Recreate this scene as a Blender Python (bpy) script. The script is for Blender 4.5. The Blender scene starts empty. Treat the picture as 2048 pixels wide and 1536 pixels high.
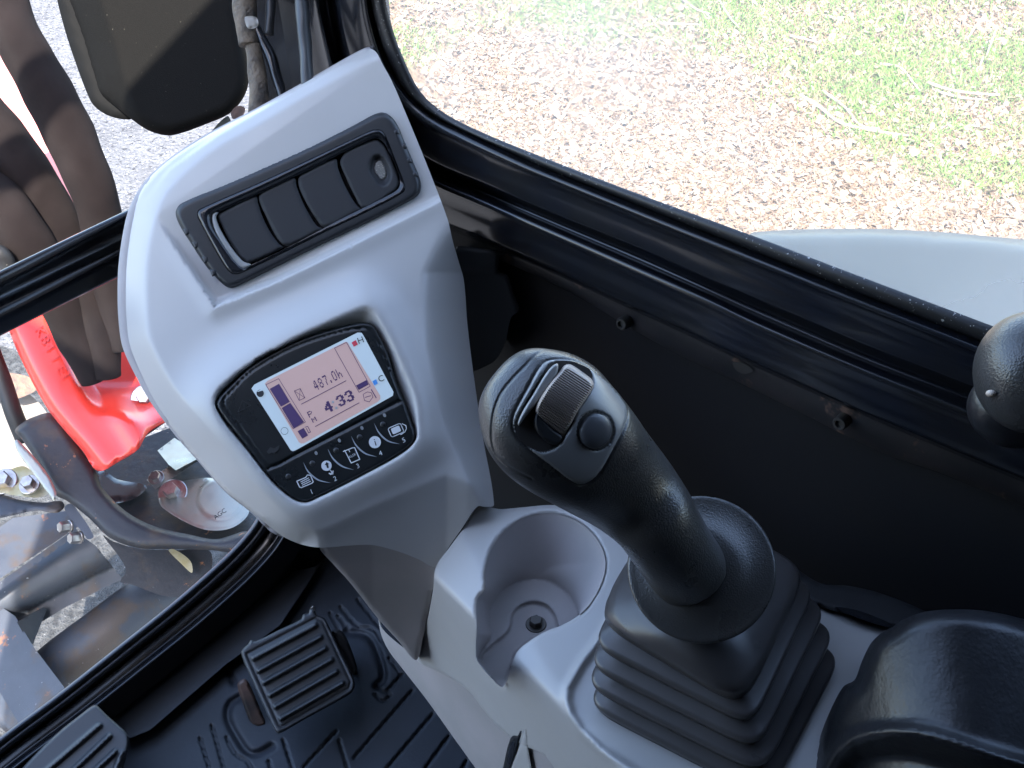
import bpy, math, numpy as np
from mathutils import Vector, Matrix
from mathutils.geometry import delaunay_2d_cdt
from mathutils.bvhtree import BVHTree
rng = np.random.default_rng(7)
S = bpy.context.scene
COL = S.collection
# ------------------------------------------------------------------ camera
FPX = 2300.0
_d = np.array([110, 2741, 2300.]); _d /= np.linalg.norm(_d)
_w = np.array([-3574, -1898, 2300.]); _w -= _w.dot(_d)*_d; _w /= np.linalg.norm(_w)
_u = -_d; _x = np.cross(_w, _u)
M3 = np.array([_x, _w, _u])            # picture axes (right, down, ahead) -> world (right, forward, up)
CAM = np.array([0., 0., 1.35])
cd = bpy.data.cameras.new('camera'); cam = bpy.data.objects.new('camera', cd); COL.objects.link(cam)
cd.sensor_width = 36; cd.lens = FPX/2048*36; cd.clip_start = .02; cd.clip_end = 400
R_, D_, F_ = M3 @ np.array([1, 0, 0]), M3 @ np.array([0, 1, 0]), M3 @ np.array([0, 0, 1])
mw = Matrix(((R_[0], -D_[0], -F_[0], CAM[0]), (R_[1], -D_[1], -F_[1], CAM[1]), (R_[2], -D_[2], -F_[2], CAM[2]), (0, 0, 0, 1)))
cam.matrix_world = mw
S.camera = cam
# ------------------------------------------------------------------ light
SUN = Vector((-.50, -.35, .80)).normalized()
wd = bpy.data.worlds.new('World'); S.world = wd; wd.use_nodes = True
nt = wd.node_tree; bg = nt.nodes['Background']
sk = nt.nodes.new('ShaderNodeTexSky'); sk.sky_type = 'NISHITA'; sk.sun_disc = False
sk.sun_elevation = math.asin(SUN.z); sk.sun_rotation = math.atan2(SUN.x, SUN.y)
sk.air_density = 1.0; sk.dust_density = 1.5; sk.ozone_density = .7
nt.links.new(sk.outputs[0], bg.inputs[0]); bg.inputs[1].default_value = .15
sl = bpy.data.lights.new('sun', 'SUN'); sl.energy = 2.9; sl.angle = math.radians(.5); sl.color = (1, .95, .87)
so = bpy.data.objects.new('sun', sl); COL.objects.link(so)
so.rotation_euler = SUN.to_track_quat('Z', 'Y').to_euler(); so.location = (-2, -1, 6)
S.view_settings.view_transform = 'Standard'; S.view_settings.look = 'None'
S.view_settings.exposure = 2.88; S.view_settings.gamma = 1; S.view_settings.use_curve_mapping = False
S.render.engine = 'CYCLES'
S.cycles.use_denoising = True
try: S.cycles.denoiser = 'OPENIMAGEDENOISE'
except Exception: pass
S.cycles.max_bounces = 8; S.cycles.diffuse_bounces = 4; S.cycles.glossy_bounces = 4; S.cycles.transparent_max_bounces = 12
S.cycles.caustics_reflective = False; S.cycles.caustics_refractive = False; S.cycles.sample_clamp_indirect = 6

# ------------------------------------------------------------------ geometry helpers
def rays(U, V):
    U = np.asarray(U, float); V = np.asarray(V, float)
    r = np.stack([(U-1024)/FPX, (V-768)/FPX, np.ones_like(U)], -1)
    return r @ M3.T
def PZ(U, V, Z): return CAM + rays(U, V)*np.asarray(Z, float)[..., None]
def ZP(U, V, p, n):
    n = np.asarray(n, float); return np.dot(np.asarray(p, float)-CAM, n)/(rays(U, V) @ n)
def PP(U, V, p, n): return PZ(U, V, ZP(U, V, p, n))
def proj(P):
    c = (np.asarray(P)-CAM) @ M3
    return c[..., 0]/c[..., 2]*FPX+1024, c[..., 1]/c[..., 2]*FPX+768, c[..., 2]
def zplane(z): return lambda U, V: ZP(U, V, (0, 0, z), (0, 0, 1))
def zx(x): return lambda U, V: ZP(U, V, (x, 0, 0), (1, 0, 0))
def zy(y): return lambda U, V: ZP(U, V, (0, y, 0), (0, 1, 0))
def smax(a, b, k): return (a+b+np.sqrt((a-b)**2+k*k))/2
def ss(x, a=0., b=1.):
    t = np.clip((x-a)/(b-a), 0, 1); return t*t*(3-2*t)
def crom(pts, step, closed=False, smooth=True):
    P = np.asarray(pts, float)
    if closed: Q = np.vstack([P[-1:], P, P[:2]])
    else: Q = np.vstack([2*P[0]-P[1], P, 2*P[-1]-P[-2]])
    out = []
    n = len(P) if closed else len(P)-1
    for i in range(n):
        p0, p1, p2, p3 = Q[i:i+4]
        L = np.linalg.norm((p2-p1)[:2]); k = max(1, int(math.ceil(L/step)))
        t = np.arange(k)[:, None]/k
        if smooth:
            l0 = np.linalg.norm((p1-p0)[:2])+1e-9; l2 = np.linalg.norm((p3-p2)[:2])+1e-9
            m1 = (p2-p0)/(l0+L)*L; m2 = (p3-p1)/(L+l2)*L
            h = (2*t**3-3*t**2+1)*p1+(t**3-2*t**2+t)*m1+(-2*t**3+3*t**2)*p2+(t**3-t**2)*m2
        else: h = p1+(p2-p1)*t
        out.append(h)
    if not closed: out.append(P[-1:])
    return np.vstack(out)
def resamp(pts, n):
    P = np.asarray(pts, float); s = np.r_[0, np.cumsum(np.linalg.norm(np.diff(P, axis=0), axis=1))]
    t = np.linspace(0, s[-1], n); return np.stack([np.interp(t, s, P[:, k]) for k in range(P.shape[1])], 1)
def segdist(U, V, poly, closed=True):
    U = np.asarray(U, float); V = np.asarray(V, float)
    if not closed and len(poly) > 2: poly = crom(poly, 9)
    P = np.asarray(poly, float); A = P if closed else P[:-1]; B = np.roll(P, -1, 0) if closed else P[1:]
    best = np.full(U.shape, 1e9)
    for a, b in zip(A, B):
        e = b-a; L = e @ e+1e-12
        t = np.clip(((U-a[0])*e[0]+(V-a[1])*e[1])/L, 0, 1)
        best = np.minimum(best, (U-a[0]-t*e[0])**2+(V-a[1]-t*e[1])**2)
    return np.sqrt(best)
def SM(l, st=5): return [tuple(p) for p in crom(l, st, True)]
def inside(U, V, poly):
    P = np.asarray(poly, float); U = np.asarray(U, float); V = np.asarray(V, float)
    c = np.zeros(U.shape, bool); Q = np.roll(P, -1, 0)
    for (x1, y1), (x2, y2) in zip(P, Q):
        if y1 == y2: continue
        c ^= ((y1 > V) != (y2 > V)) & (U < (x2-x1)*(V-y1)/(y2-y1)+x1)
    return c
def sd(U, V, poly):
    d = segdist(U, V, poly); return np.where(inside(U, V, poly), -d, d)
def rnd(d, rp, rm):
    t = np.clip(1-np.maximum(d, 0)/rp, 0, 1); return rm*(1-np.sqrt(np.maximum(1-t*t, 0)))
def zo(x0, y0, s, pts): return [(x0+x/s, y0+y/s) for x, y in pts]

# ------------------------------------------------------------------ object helpers
BASE = {}
def thing(name, label, cat, base, group=None):
    o = bpy.data.objects.new(name, None); COL.objects.link(o); o.location = base; o.empty_display_size = .02
    o['label'] = label; o['category'] = cat
    if group: o['group'] = group
    BASE[o.name] = np.array(base, float)
    return o
def root_base(o):
    while o.parent: o = o.parent
    return BASE[o.name]
def mesh_obj(name, V, Fs, mat, parent=None, smooth=True, base=None, sharp=None):
    V = np.asarray(V, float)
    if parent is not None: b = root_base(parent)
    else: b = np.array(base if base is not None else V.mean(0)*[1, 1, 0]+[0, 0, V[:, 2].min()], float)
    me = bpy.data.meshes.new(name); me.from_pydata((V-b).tolist(), [], [tuple(int(i) for i in f) for f in Fs])
    me.polygons.foreach_set('use_smooth', [smooth]*len(me.polygons))
    if sharp is not None and smooth:
        try: me.set_sharp_from_angle(angle=math.radians(sharp))
        except Exception: pass
    me.materials.append(mat); me.update()
    o = bpy.data.objects.new(name, me); COL.objects.link(o)
    if parent is not None: o.parent = parent
    else: o.location = b; BASE[o.name] = b
    return o
def tag(o, label=None, cat=None, group=None, kind=None):
    if label: o['label'] = label
    if cat: o['category'] = cat
    if group: o['group'] = group
    if kind: o['kind'] = kind
    return o
def orient(V, Fs):
    return Fs
def patch(outline, zf, sp=6., holes=(), lines=(), thick=.01, shrink=.985, smooth_out=True, back=True):
    """a formed sheet: outline in picture units, depth from zf, with a skirt running back and a back face"""
    loops = [crom(outline, sp, True, smooth_out)]+[crom(h, sp, True) for h in holes]
    O = loops[0]
    pts = []; edges = []; idx = []
    for L in loops:
        k = len(pts); pts += [tuple(p) for p in L]; edges += [(k+i, k+(i+1) % len(L)) for i in range(len(L))]; idx.append((k, len(L)))
    for l in lines:
        L = crom(l, sp*.7)
        m = inside(L[:, 0], L[:, 1], O) & (segdist(L[:, 0], L[:, 1], O) > sp*.5)
        for h in loops[1:]: m &= ~inside(L[:, 0], L[:, 1], h) & (segdist(L[:, 0], L[:, 1], h) > sp*.5)
        pts += [tuple(p) for p in L[m]]
    x0, y0 = O.min(0); x1, y1 = O.max(0)
    gx = np.arange(x0, x1+sp, sp); gy = np.arange(y0, y1+sp, sp*.866)
    GX, GY = np.meshgrid(gx, gy); GX = GX+(np.arange(len(gy)) % 2)[:, None]*sp/2
    GX = GX.ravel(); GY = GY.ravel()
    m = inside(GX, GY, O); GX = GX[m]; GY = GY[m]
    m = segdist(GX, GY, O) > sp*.45
    for h in loops[1:]: m &= (~inside(GX, GY, h)) & (segdist(GX, GY, h) > sp*.45)
    for l in lines: m &= segdist(GX, GY, l, False) > sp*.4
    pts += list(zip(GX[m], GY[m]))
    r = delaunay_2d_cdt([Vector(p) for p in pts], edges, [], 0, 1e-4)
    vv = np.array([tuple(v) for v in r[0]]); T = [f for f in r[2] if len(f) == 3]
    T = np.array(T); c = vv[T].mean(1)
    k = inside(c[:, 0], c[:, 1], O)
    for h in loops[1:]: k &= ~inside(c[:, 0], c[:, 1], h)
    T = T[k]
    a, b, cc = vv[T[:, 0]], vv[T[:, 1]], vv[T[:, 2]]
    ar = (b[:, 0]-a[:, 0])*(cc[:, 1]-a[:, 1])-(b[:, 1]-a[:, 1])*(cc[:, 0]-a[:, 0])
    T[ar > 0] = T[ar > 0][:, [0, 2, 1]]
    Z = zf(vv[:, 0], vv[:, 1])
    P = PZ(vv[:, 0], vv[:, 1], Z); Fs = [tuple(t) for t in T]; P = list(P)
    ctr = O.mean(0)
    if thick:
        for n_, L in enumerate(loops):
            Zl = zf(L[:, 0], L[:, 1]); k0 = len(P); m_ = len(L)
            L2 = ctr+(L-ctr)*shrink if n_ == 0 else L
            P += list(PZ(L[:, 0], L[:, 1], Zl)); P += list(PZ(L2[:, 0], L2[:, 1], Zl+thick))
            # orientation
            A = np.sum(L[:, 0]*np.roll(L[:, 1], -1)-np.roll(L[:, 0], -1)*L[:, 1])
            fl = (A > 0) == (n_ == 0)
            for i in range(m_):
                j = (i+1) % m_
                q = (k0+i, k0+j, k0+m_+j, k0+m_+i)
                Fs.append(q[::-1] if not fl else q)
            if n_ == 0 and not holes and back:
                q = tuple(range(k0+m_, k0+2*m_)); Fs.append(q)
    return np.array(P), Fs
def loft(rings, cap0=True, cap1=True, closed=True):
    R = np.asarray(rings); n, m = R.shape[:2]; V = R.reshape(-1, 3); Fs = []
    for i in range(n-1):
        for j in range(m if closed else m-1):
            k = (j+1) % m
            Fs.append((i*m+j, i*m+k, (i+1)*m+k, (i+1)*m+j))
    if closed and cap0: Fs.append(tuple(range(m))[::-1])
    if closed and cap1: Fs.append(tuple(range((n-1)*m, n*m)))
    return V, Fs
def frame_of(t):
    t = t/np.linalg.norm(t); a = np.array([0, 0, 1.]) if abs(t[2]) < .9 else np.array([1., 0, 0])
    e = np.cross(t, a); e /= np.linalg.norm(e); return e, np.cross(t, e)
def tube(path, rad, n=14, wob=0, seed=0):
    P = np.asarray(path, float); rad = np.broadcast_to(np.asarray(rad, float), (len(P),))
    T = np.gradient(P, axis=0); rg = []
    e, g = frame_of(T[0]); rs = np.random.default_rng(seed)
    a = np.arange(n)*2*math.pi/n
    for i in range(len(P)):
        t = T[i]/np.linalg.norm(T[i]); e = e-t*(e @ t); e /= np.linalg.norm(e); g = np.cross(t, e)
        rr = rad[i]*(1+wob*(np.sin(3*a+i*.35+seed)*.5+np.sin(2*a-i*.5)*.5))
        rg.append(P[i]+np.outer(np.cos(a)*rr, e)+np.outer(np.sin(a)*rr, g))
    return loft(rg)
def lathe(c, ax, prof, n=48, e=None):
    """prof: (radius, height) pairs about axis ax at c"""
    ax = np.asarray(ax, float); ax /= np.linalg.norm(ax)
    if e is None: e, g = frame_of(ax)
    else: e = e-ax*(e @ ax); e /= np.linalg.norm(e); g = np.cross(ax, e)
    a = np.arange(n)*2*math.pi/n; D = np.outer(np.cos(a), e)+np.outer(np.sin(a), g)
    return loft([np.asarray(c)+D*r+ax*h for r, h in prof])
def merge(*ms):
    V = []; Fs = []; k = 0
    for v, f in ms:
        V.append(np.asarray(v)); Fs += [tuple(i+k for i in q) for q in f]; k += len(v)
    return np.vstack(V), Fs
def boxv(x0, x1, y0, y1, z0, z1):
    V = [(x, y, z) for x in (x0, x1) for y in (y0, y1) for z in (z0, z1)]
    return np.array(V, float), [(0, 1, 3, 2), (4, 6, 7, 5), (0, 4, 5, 1), (2, 3, 7, 6), (0, 2, 6, 4), (1, 5, 7, 3)]
def hexbolt(c, ax, r, h, washer=1.55, wt=.25):
    ax = np.asarray(ax, float); ax /= np.linalg.norm(ax)
    w = lathe(c, ax, [(r*washer*.98, -.001), (r*washer, r*.04), (r*washer, r*wt), (r*washer*.95, r*(wt+.06)), (.0001, r*(wt+.06))], 28)
    hx = lathe(np.asarray(c), ax, [(r, r*(wt+.05)), (r, h*.85), (r*.86, h), (.0001, h)], 6)
    return merge(w, hx)
def band(rows, n=160):
    """rows: list of (picture polyline, depth function); a formed sheet through them"""
    g = []
    for pl, zf in rows:
        L = resamp(crom(pl, 12), n); g.append(PZ(L[:, 0], L[:, 1], zf(L[:, 0], L[:, 1])))
    return loft(np.array(g), closed=False)

# ------------------------------------------------------------------ materials
def mat(name, col, rough=.5, metal=0., spec=.5, bump=None, var=None, dust=None, coat=0., rvar=0., weave=None, spots=None, sheen=0):
    m = bpy.data.materials.new(name); m.use_nodes = True; t = m.node_tree; N = t.nodes; L = t.links
    b = N['Principled BSDF']
    b.inputs['Roughness'].default_value = rough; b.inputs['Metallic'].default_value = metal
    b.inputs['Specular IOR Level'].default_value = spec; b.inputs['Coat Weight'].default_value = coat
    b.inputs['Coat Roughness'].default_value = .08
    if sheen: b.inputs['Sheen Weight'].default_value = sheen
    tc = N.new('ShaderNodeTexCoord'); src = tc.outputs['Object']
    def noise(sc, det=3., ro=.55):
        n = N.new('ShaderNodeTexNoise'); n.inputs['Scale'].default_value = sc; n.inputs['Detail'].default_value = det
        n.inputs['Roughness'].default_value = ro; L.new(src, n.inputs['Vector']); return n.outputs['Fac']
    def ramp(v, a, b_):
        r = N.new('ShaderNodeMapRange'); r.inputs[1].default_value = a; r.inputs[2].default_value = b_; L.new(v, r.inputs[0]); return r.outputs[0]
    def mix(fac, c1, c2):
        x = N.new('ShaderNodeMix'); x.data_type = 'RGBA'
        if isinstance(fac, float): x.inputs[0].default_value = fac
        else: L.new(fac, x.inputs[0])
        for k, c in ((6, c1), (7, c2)):
            if isinstance(c, tuple): x.inputs[k].default_value = (*c, 1) if len(c) == 3 else c
            else: L.new(c, x.inputs[k])
        return x.outputs[2]
    cur = tuple(col)
    if var: cur = mix(ramp(noise(var[1], 5.), .35, .65), cur, tuple(var[0]))
    if spots:
        for (c, sc, lo, hi) in spots: cur = mix(ramp(noise(sc, 4., .65), lo, hi), cur, tuple(c))
    if dust: cur = mix(ramp(noise(dust[1], 2., .8), dust[2], dust[2]+.06), cur, tuple(dust[0]))
    if isinstance(cur, tuple): b.inputs['Base Color'].default_value = (*cur, 1)
    else: L.new(cur, b.inputs['Base Color'])
    if rvar:
        r = N.new('ShaderNodeMapRange'); r.inputs[1].default_value = .3; r.inputs[2].default_value = .7
        r.inputs[3].default_value = rough-rvar; r.inputs[4].default_value = rough+rvar; L.new(noise(35, 4.), r.inputs[0]); L.new(r.outputs[0], b.inputs['Roughness'])
    last = None
    def addbump(h, st, dist):
        nonlocal last
        bp = N.new('ShaderNodeBump'); bp.inputs['Strength'].default_value = st; bp.inputs['Distance'].default_value = dist
        L.new(h, bp.inputs['Height'])
        if last is not None: L.new(last, bp.inputs['Normal'])
        last = bp.outputs[0]
    for bb in (bump or []):
        if bb[0] == 'noise': addbump(noise(bb[1], bb[4] if len(bb) > 4 else 2.), bb[2], bb[3])
        elif bb[0] == 'cell':
            v = N.new('ShaderNodeTexVoronoi'); v.feature = 'SMOOTH_F1'; v.inputs['Scale'].default_value = bb[1]
            L.new(src, v.inputs['Vector']); addbump(v.outputs['Distance'], bb[2], bb[3])
    if weave:
        hs = []
        for ax, rot in (('X', .6), ('Z', .6)):
            mp = N.new('ShaderNodeMapping'); mp.inputs['Rotation'].default_value = (rot, .3, .5); L.new(src, mp.inputs['Vector'])
            w = N.new('ShaderNodeTexWave'); w.bands_direction = ax; w.inputs['Scale'].default_value = weave; w.inputs['Distortion'].default_value = .6
            L.new(mp.outputs[0], w.inputs['Vector']); hs.append(w.outputs['Fac'])
        ad = N.new('ShaderNodeMath'); ad.operation = 'ADD'; L.new(hs[0], ad.inputs[0]); L.new(hs[1], ad.inputs[1])
        addbump(ad.outputs[0], .7, .003)
    if last is not None: L.new(last, b.inputs['Normal'])
    return m
G1 = mat('grey_plastic', (.485, .463, .435), .33, spec=.5, bump=[('noise', 900, .05, .0006)], var=((.49, .47, .45), 9), rvar=.04)
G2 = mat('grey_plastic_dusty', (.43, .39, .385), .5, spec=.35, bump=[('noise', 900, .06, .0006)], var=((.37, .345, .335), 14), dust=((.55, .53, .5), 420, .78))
BK = mat('black_plastic', (.017, .018, .02), .42, spec=.45, bump=[('noise', 1500, .12, .0005)], rvar=.06, dust=((.3, .3, .3), 380, .80))
BKM = mat('matt_black_plastic', (.024, .024, .026), .55, spec=.35, bump=[('noise', 1300, .12, .0006)], dust=((.35, .34, .32), 420, .79))
BKG = mat('gloss_black_plastic', (.012, .013, .016), .2, spec=.5)
PAINT = mat('black_cab_paint', (.009, .011, .017), .2, spec=.5, coat=.15, rvar=.02, bump=[('noise', 14, .015, .004)], dust=((.16, .15, .14), 260, .80), var=((.014, .014, .015), 20))
RUB = mat('black_rubber', (.012, .012, .013), .55, spec=.4, bump=[('noise', 500, .15, .0006)], dust=((.3, .28, .26), 200, .72))
RUBS = mat('seal_rubber_dusty', (.02, .02, .021), .4, spec=.5, bump=[('noise', 300, .2, .001)], dust=((.5, .48, .45), 340, .66))
LEA = mat('grained_black_grip', (.05, .048, .046), .31, spec=.7, bump=[('cell', 1000, .26, .0008), ('noise', 260, .08, .0008)], rvar=.06)
LEA2 = mat('grained_black_vinyl', (.017, .017, .019), .36, spec=.5, bump=[('noise', 130, .26, .0014, 5.), ('cell', 500, .15, .0006)], rvar=.05)
BOOT = mat('boot_rubber', (.062, .057, .056), .32, spec=.5, bump=[('noise', 60, .08, .002)], rvar=.05, dust=((.2, .18, .17), 500, .81))
PLATE = mat('grip_plate', (.27, .27, .265), .32, spec=.7, bump=[('noise', 1800, .06, .0004)])
WALL = mat('dark_wall_panel', (.013, .0125, .0135), .7, spec=.2, dust=((.15, .14, .13), 160, .83))
MATF = mat('floor_mat_rubber', (.030, .036, .048), .5, spec=.4, bump=[('noise', 260, .15, .001)], var=((.026, .03, .036), 9), dust=((.25, .23, .2), 200, .80))
PEDM = mat('pedal_rubber', (.032, .034, .038), .45, spec=.45, bump=[('noise', 300, .1, .001)], dust=((.25, .22, .2), 300, .80))
RUST = mat('rusty_steel', (.05, .035, .03), .6, metal=.2, var=((.16, .08, .05), 60), bump=[('noise', 200, .4, .002)])
STEEL = mat('painted_grey_steel', (.026, .031, .042), .55, spec=.5, metal=.1, var=((.042, .048, .062), 7), bump=[('noise', 90, .15, .002), ('noise', 6, .25, .02)],
            spots=[((.05, .036, .028), 11, .52, .62), ((.17, .07, .035), 19, .64, .69), ((.3, .3, .3), 80, .70, .74)], rvar=.08)
STEELD = mat('dark_cast_steel', (.010, .011, .015), .5, spec=.35, var=((.02, .021, .027), 9), bump=[('noise', 70, .25, .003)],
             spots=[((.04, .028, .02), 13, .52, .64), ((.22, .09, .04), 34, .65, .69), ((.3, .29, .28), 90, .72, .75)])
ZINC = mat('zinc_plate', (.26, .27, .245), .35, metal=.75, var=((.33, .30, .25), 12), rvar=.08, bump=[('noise', 40, .05, .001)], spots=[((.3, .25, .18), 45, .70, .78)])
YEL = mat('yellow_passivated_plate', (.42, .33, .13), .35, metal=.7, var=((.62, .58, .42), 22), spots=[((.2, .16, .12), 60, .66, .75)])
BOLT = mat('bolt_steel', (.45, .44, .43), .32, metal=.9, var=((.3, .27, .26), 90))
BOLTD = mat('dark_bolt_steel', (.09, .085, .08), .4, metal=.8)
RED = mat('red_machine_paint', (.72, .035, .016), .28, spec=.5, coat=.3, bump=[('noise', 25, .15, .004), ('noise', 120, .06, .001)], var=((.62, .028, .018), 11))
FAB = mat('hose_sleeve_fabric', (.012, .008, .008), .85, spec=.08, weave=300, bump=[('noise', 30, .35, .008)], var=((.022, .0155, .015), 12), sheen=.02)
MIR = mat('mirror_shell', (.0045, .0042, .0038), .75, spec=.06, bump=[('noise', 900, .35, .0012)], dust=((.35, .32, .25), 330, .74))
MUD = mat('muddy_cable', (.05, .042, .034), .7, var=((.2, .15, .1), 50), bump=[('noise', 160, .6, .004)])
HOOD = mat('grey_body_paint', (.125, .115, .085), .55, spec=.3, coat=.2, bump=[('noise', 5, .05, .01)], dust=((.2, .17, .14), 60, .82))
HEAD = mat('headliner', (.035, .035, .036), .8)
WHT = mat('white_print', (.7, .7, .7), .5)
SIL = mat('silver_print', (.33, .35, .38), .4)
GHO = mat('unlit_symbol', (.035, .035, .036), .3)
INK = mat('black_print', (.015, .015, .018), .5)
LCDI = mat('lcd_ink', (.085, .04, .13), .45)
SREF = mat('lcd_red', (.75, .05, .08), .5)
SBLU = mat('lcd_blue', (.08, .32, .75), .5)
GLZ = mat('grey_print', (.3, .35, .36), .5)
def emis(name, col, e, base=(.5, .5, .5)):
    m = bpy.data.materials.new(name); m.use_nodes = True; b = m.node_tree.nodes['Principled BSDF']
    b.inputs['Base Color'].default_value = (*base, 1); b.inputs['Roughness'].default_value = .3
    b.inputs['Emission Color'].default_value = (*col, 1); b.inputs['Emission Strength'].default_value = e
    return m
LCDW = emis('lit_lcd_border', (.62, .80, .95), .05, (.33, .40, .45))
LCDP = emis('lit_lcd_area', (.85, .62, .60), .04, (.36, .25, .245))
def glass_mat(name, dustc, amt, refl=.5, scale=3.):
    m = bpy.data.materials.new(name); m.use_nodes = True; t = m.node_tree; N = t.nodes; L = t.links
    for n in list(N): N.remove(n)
    out = N.new('ShaderNodeOutputMaterial'); tr = N.new('ShaderNodeBsdfTransparent'); gl = N.new('ShaderNodeBsdfGlossy'); gl.inputs['Roughness'].default_value = .02
    df = N.new('ShaderNodeBsdfTranslucent'); df.inputs[0].default_value = (*dustc, 1); d2 = N.new('ShaderNodeBsdfDiffuse'); d2.inputs[0].default_value = (*dustc, 1)
    fr = N.new('ShaderNodeFresnel'); fr.inputs[0].default_value = 1.45
    mu = N.new('ShaderNodeMath'); mu.operation = 'MULTIPLY'; mu.inputs[1].default_value = refl; L.new(fr.outputs[0], mu.inputs[0])
    m1 = N.new('ShaderNodeMixShader'); L.new(mu.outputs[0], m1.inputs[0]); L.new(tr.outputs[0], m1.inputs[1]); L.new(gl.outputs[0], m1.inputs[2])
    md = N.new('ShaderNodeMixShader'); md.inputs[0].default_value = .4; L.new(df.outputs[0], md.inputs[1]); L.new(d2.outputs[0], md.inputs[2])
    tc = N.new('ShaderNodeTexCoord'); nz = N.new('ShaderNodeTexNoise'); nz.inputs['Scale'].default_value = scale; nz.inputs['Detail'].default_value = 6
    L.new(tc.outputs['Object'], nz.inputs['Vector'])
    mr = N.new('ShaderNodeMapRange'); mr.inputs[1].default_value = .35; mr.inputs[2].default_value = .7; mr.inputs[3].default_value = amt*.5; mr.inputs[4].default_value = amt*1.5
    L.new(nz.outputs['Fac'], mr.inputs[0])
    m2 = N.new('ShaderNodeMixShader'); L.new(mr.outputs[0], m2.inputs[0]); L.new(m1.outputs[0], m2.inputs[1]); L.new(md.outputs[0], m2.inputs[2])
    L.new(m2.outputs[0], out.inputs[0])
    return m
GLS = glass_mat('dusty_side_glass', (.8, .8, .78), .27)
GLF = glass_mat('front_glass', (.8, .8, .8), .013)

# ================================================================== GROUND
GZ = -.6
def ground_mat(name, cols, scales, bump):
    m = mat(name, cols[0], .9, spec=.1, var=(cols[1], scales[0]), spots=[(c, s, lo, hi) for c, s, lo, hi in cols[2]], bump=bump); return m
GRAVEL = ground_mat('gravel', [(.10, .10, .105), (.15, .15, .155), [((.05, .05, .055), 45, .56, .62), ((.4, .4, .42), 70, .60, .64)]], [6], [('noise', 60, .9, .03, 5.)])
TURF = ground_mat('turf_soil', [(.16, .125, .095), (.22, .175, .135), [((.05, .04, .03), 26, .60, .72)]], [3], [('noise', 30, .9, .04, 5.)])
V = np.array([(-60, -60, GZ), (90, -60, GZ), (90, 120, GZ), (-60, 120, GZ)], float)
tag(mesh_obj('ground', V, [(0, 1, 2, 3)], GRAVEL, smooth=False), kind='structure')
gp = [(1.2, -6, GZ+.004), (40, -6, GZ+.004), (60, 60, GZ+.004), (30, 60, GZ+.004), (4.6, 7.0, GZ+.004), (2.6, 3.0, GZ+.004), (1.7, 1.8, GZ+.004)]
tag(mesh_obj('lawn', np.array(gp), [tuple(range(len(gp)))], TURF, smooth=False), kind='structure')
# litter and grass: blades where the picture shows green, dry leaves and straw elsewhere
def green(U, V):     # how green the ground is, by place on the ground
    P = PP(U, V, (0, 0, GZ), (0, 0, 1)); return P
n = 42000
U = rng.uniform(690, 2420, n); Vv = rng.uniform(-110, 620, n)
P = PP(U, Vv, (0, 0, GZ+.006), (0, 0, 1))
def noise2(x, y, s):
    return (np.sin(x*s*1.7+1.3*np.sin(y*s*1.1))+np.sin(y*s*2.3+1.7*np.sin(x*s*.9+2))+np.sin((x+y)*s*1.3+.7))/3
gl = P[:, 0]*.80-P[:, 1]*.28
def greenness(P):
    x, y = P[:, 0], P[:, 1]
    U, V, _ = proj(P)
    line = -5+(U-1000)*.36+75*noise2(x, y, 2.2)+30*noise2(x, y, 6.5)
    g = ss(line-V, -70, 90)
    g = np.where((np.abs(U-1850-20*noise2(x, y, 5)) < 95) & (np.abs(V-320-(U-1850)*.35) < 28+10*noise2(x, y, 9)), 1, g)
    g *= .50+.55*noise2(x, y, 3.7)+.25*noise2(x, y, 11.)
    g = np.where((V > 60) & (U < 1100), g*.6+.35*ss(noise2(x, y, 3.), .2, .6)*(V < 170), g)
    return np.clip(g, 0, 1)
gg = greenness(P)
keep = rng.random(n) > gg*.5
P1 = P[keep]; U1, V1, Zp = proj(P1)
# dry leaves: curled quads
def leaves(P, size, rs, lift=.02):
    n = len(P); th = rs.uniform(0, 2*math.pi, n); tl = rs.normal(0, .45, (n, 2)); sz = rs.uniform(*size, n)
    asp = rs.uniform(.3, .75, n)
    a = np.stack([np.cos(th), np.sin(th), tl[:, 0]], 1)*sz[:, None]
    b = np.stack([-np.sin(th), np.cos(th), tl[:, 1]], 1)*(sz*asp)[:, None]
    c = P+np.array([0, 0, 1])*rs.uniform(.002, lift, n)[:, None]
    cu = np.array([0, 0, 1])*(sz*rs.uniform(-.3, .5, n))[:, None]
    vs = np.stack([c-a, c-.35*a-b*.9+cu*.6, c+.45*a-b*.7+cu*.3, c+a, c+.4*a+b*.8+cu*.7, c-.4*a+b+cu*.5], 1)
    k = (np.arange(n)*6)[:, None]
    F1 = k+np.array([0, 1, 2, 3]); F2 = k+np.array([0, 3, 4, 5])
    return vs.reshape(-1, 3), np.vstack([F1, F2])
def blades(P, h, w, rs, lean=.6):
    n = len(P); th = rs.uniform(0, 2*math.pi, n); H = rs.uniform(*h, n); ln = rs.normal(0, lean, (n, 2))*H[:, None]
    wv = np.stack([np.cos(th), np.sin(th), 0*th], 1)*(rs.uniform(*w, n))[:, None]
    mid = P+np.stack([ln[:, 0]*.4, ln[:, 1]*.4, H*.6], 1); tip = P+np.stack([ln[:, 0], ln[:, 1], H], 1)
    vs = np.stack([P-wv, P+wv, mid+wv*.7, mid-wv*.7, tip], 1); k = (np.arange(n)*5)[:, None]
    return vs.reshape(-1, 3), [tuple(f) for f in k+np.array([0, 1, 2, 3])]+[tuple(f) for f in k+np.array([3, 2, 4])]
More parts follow.
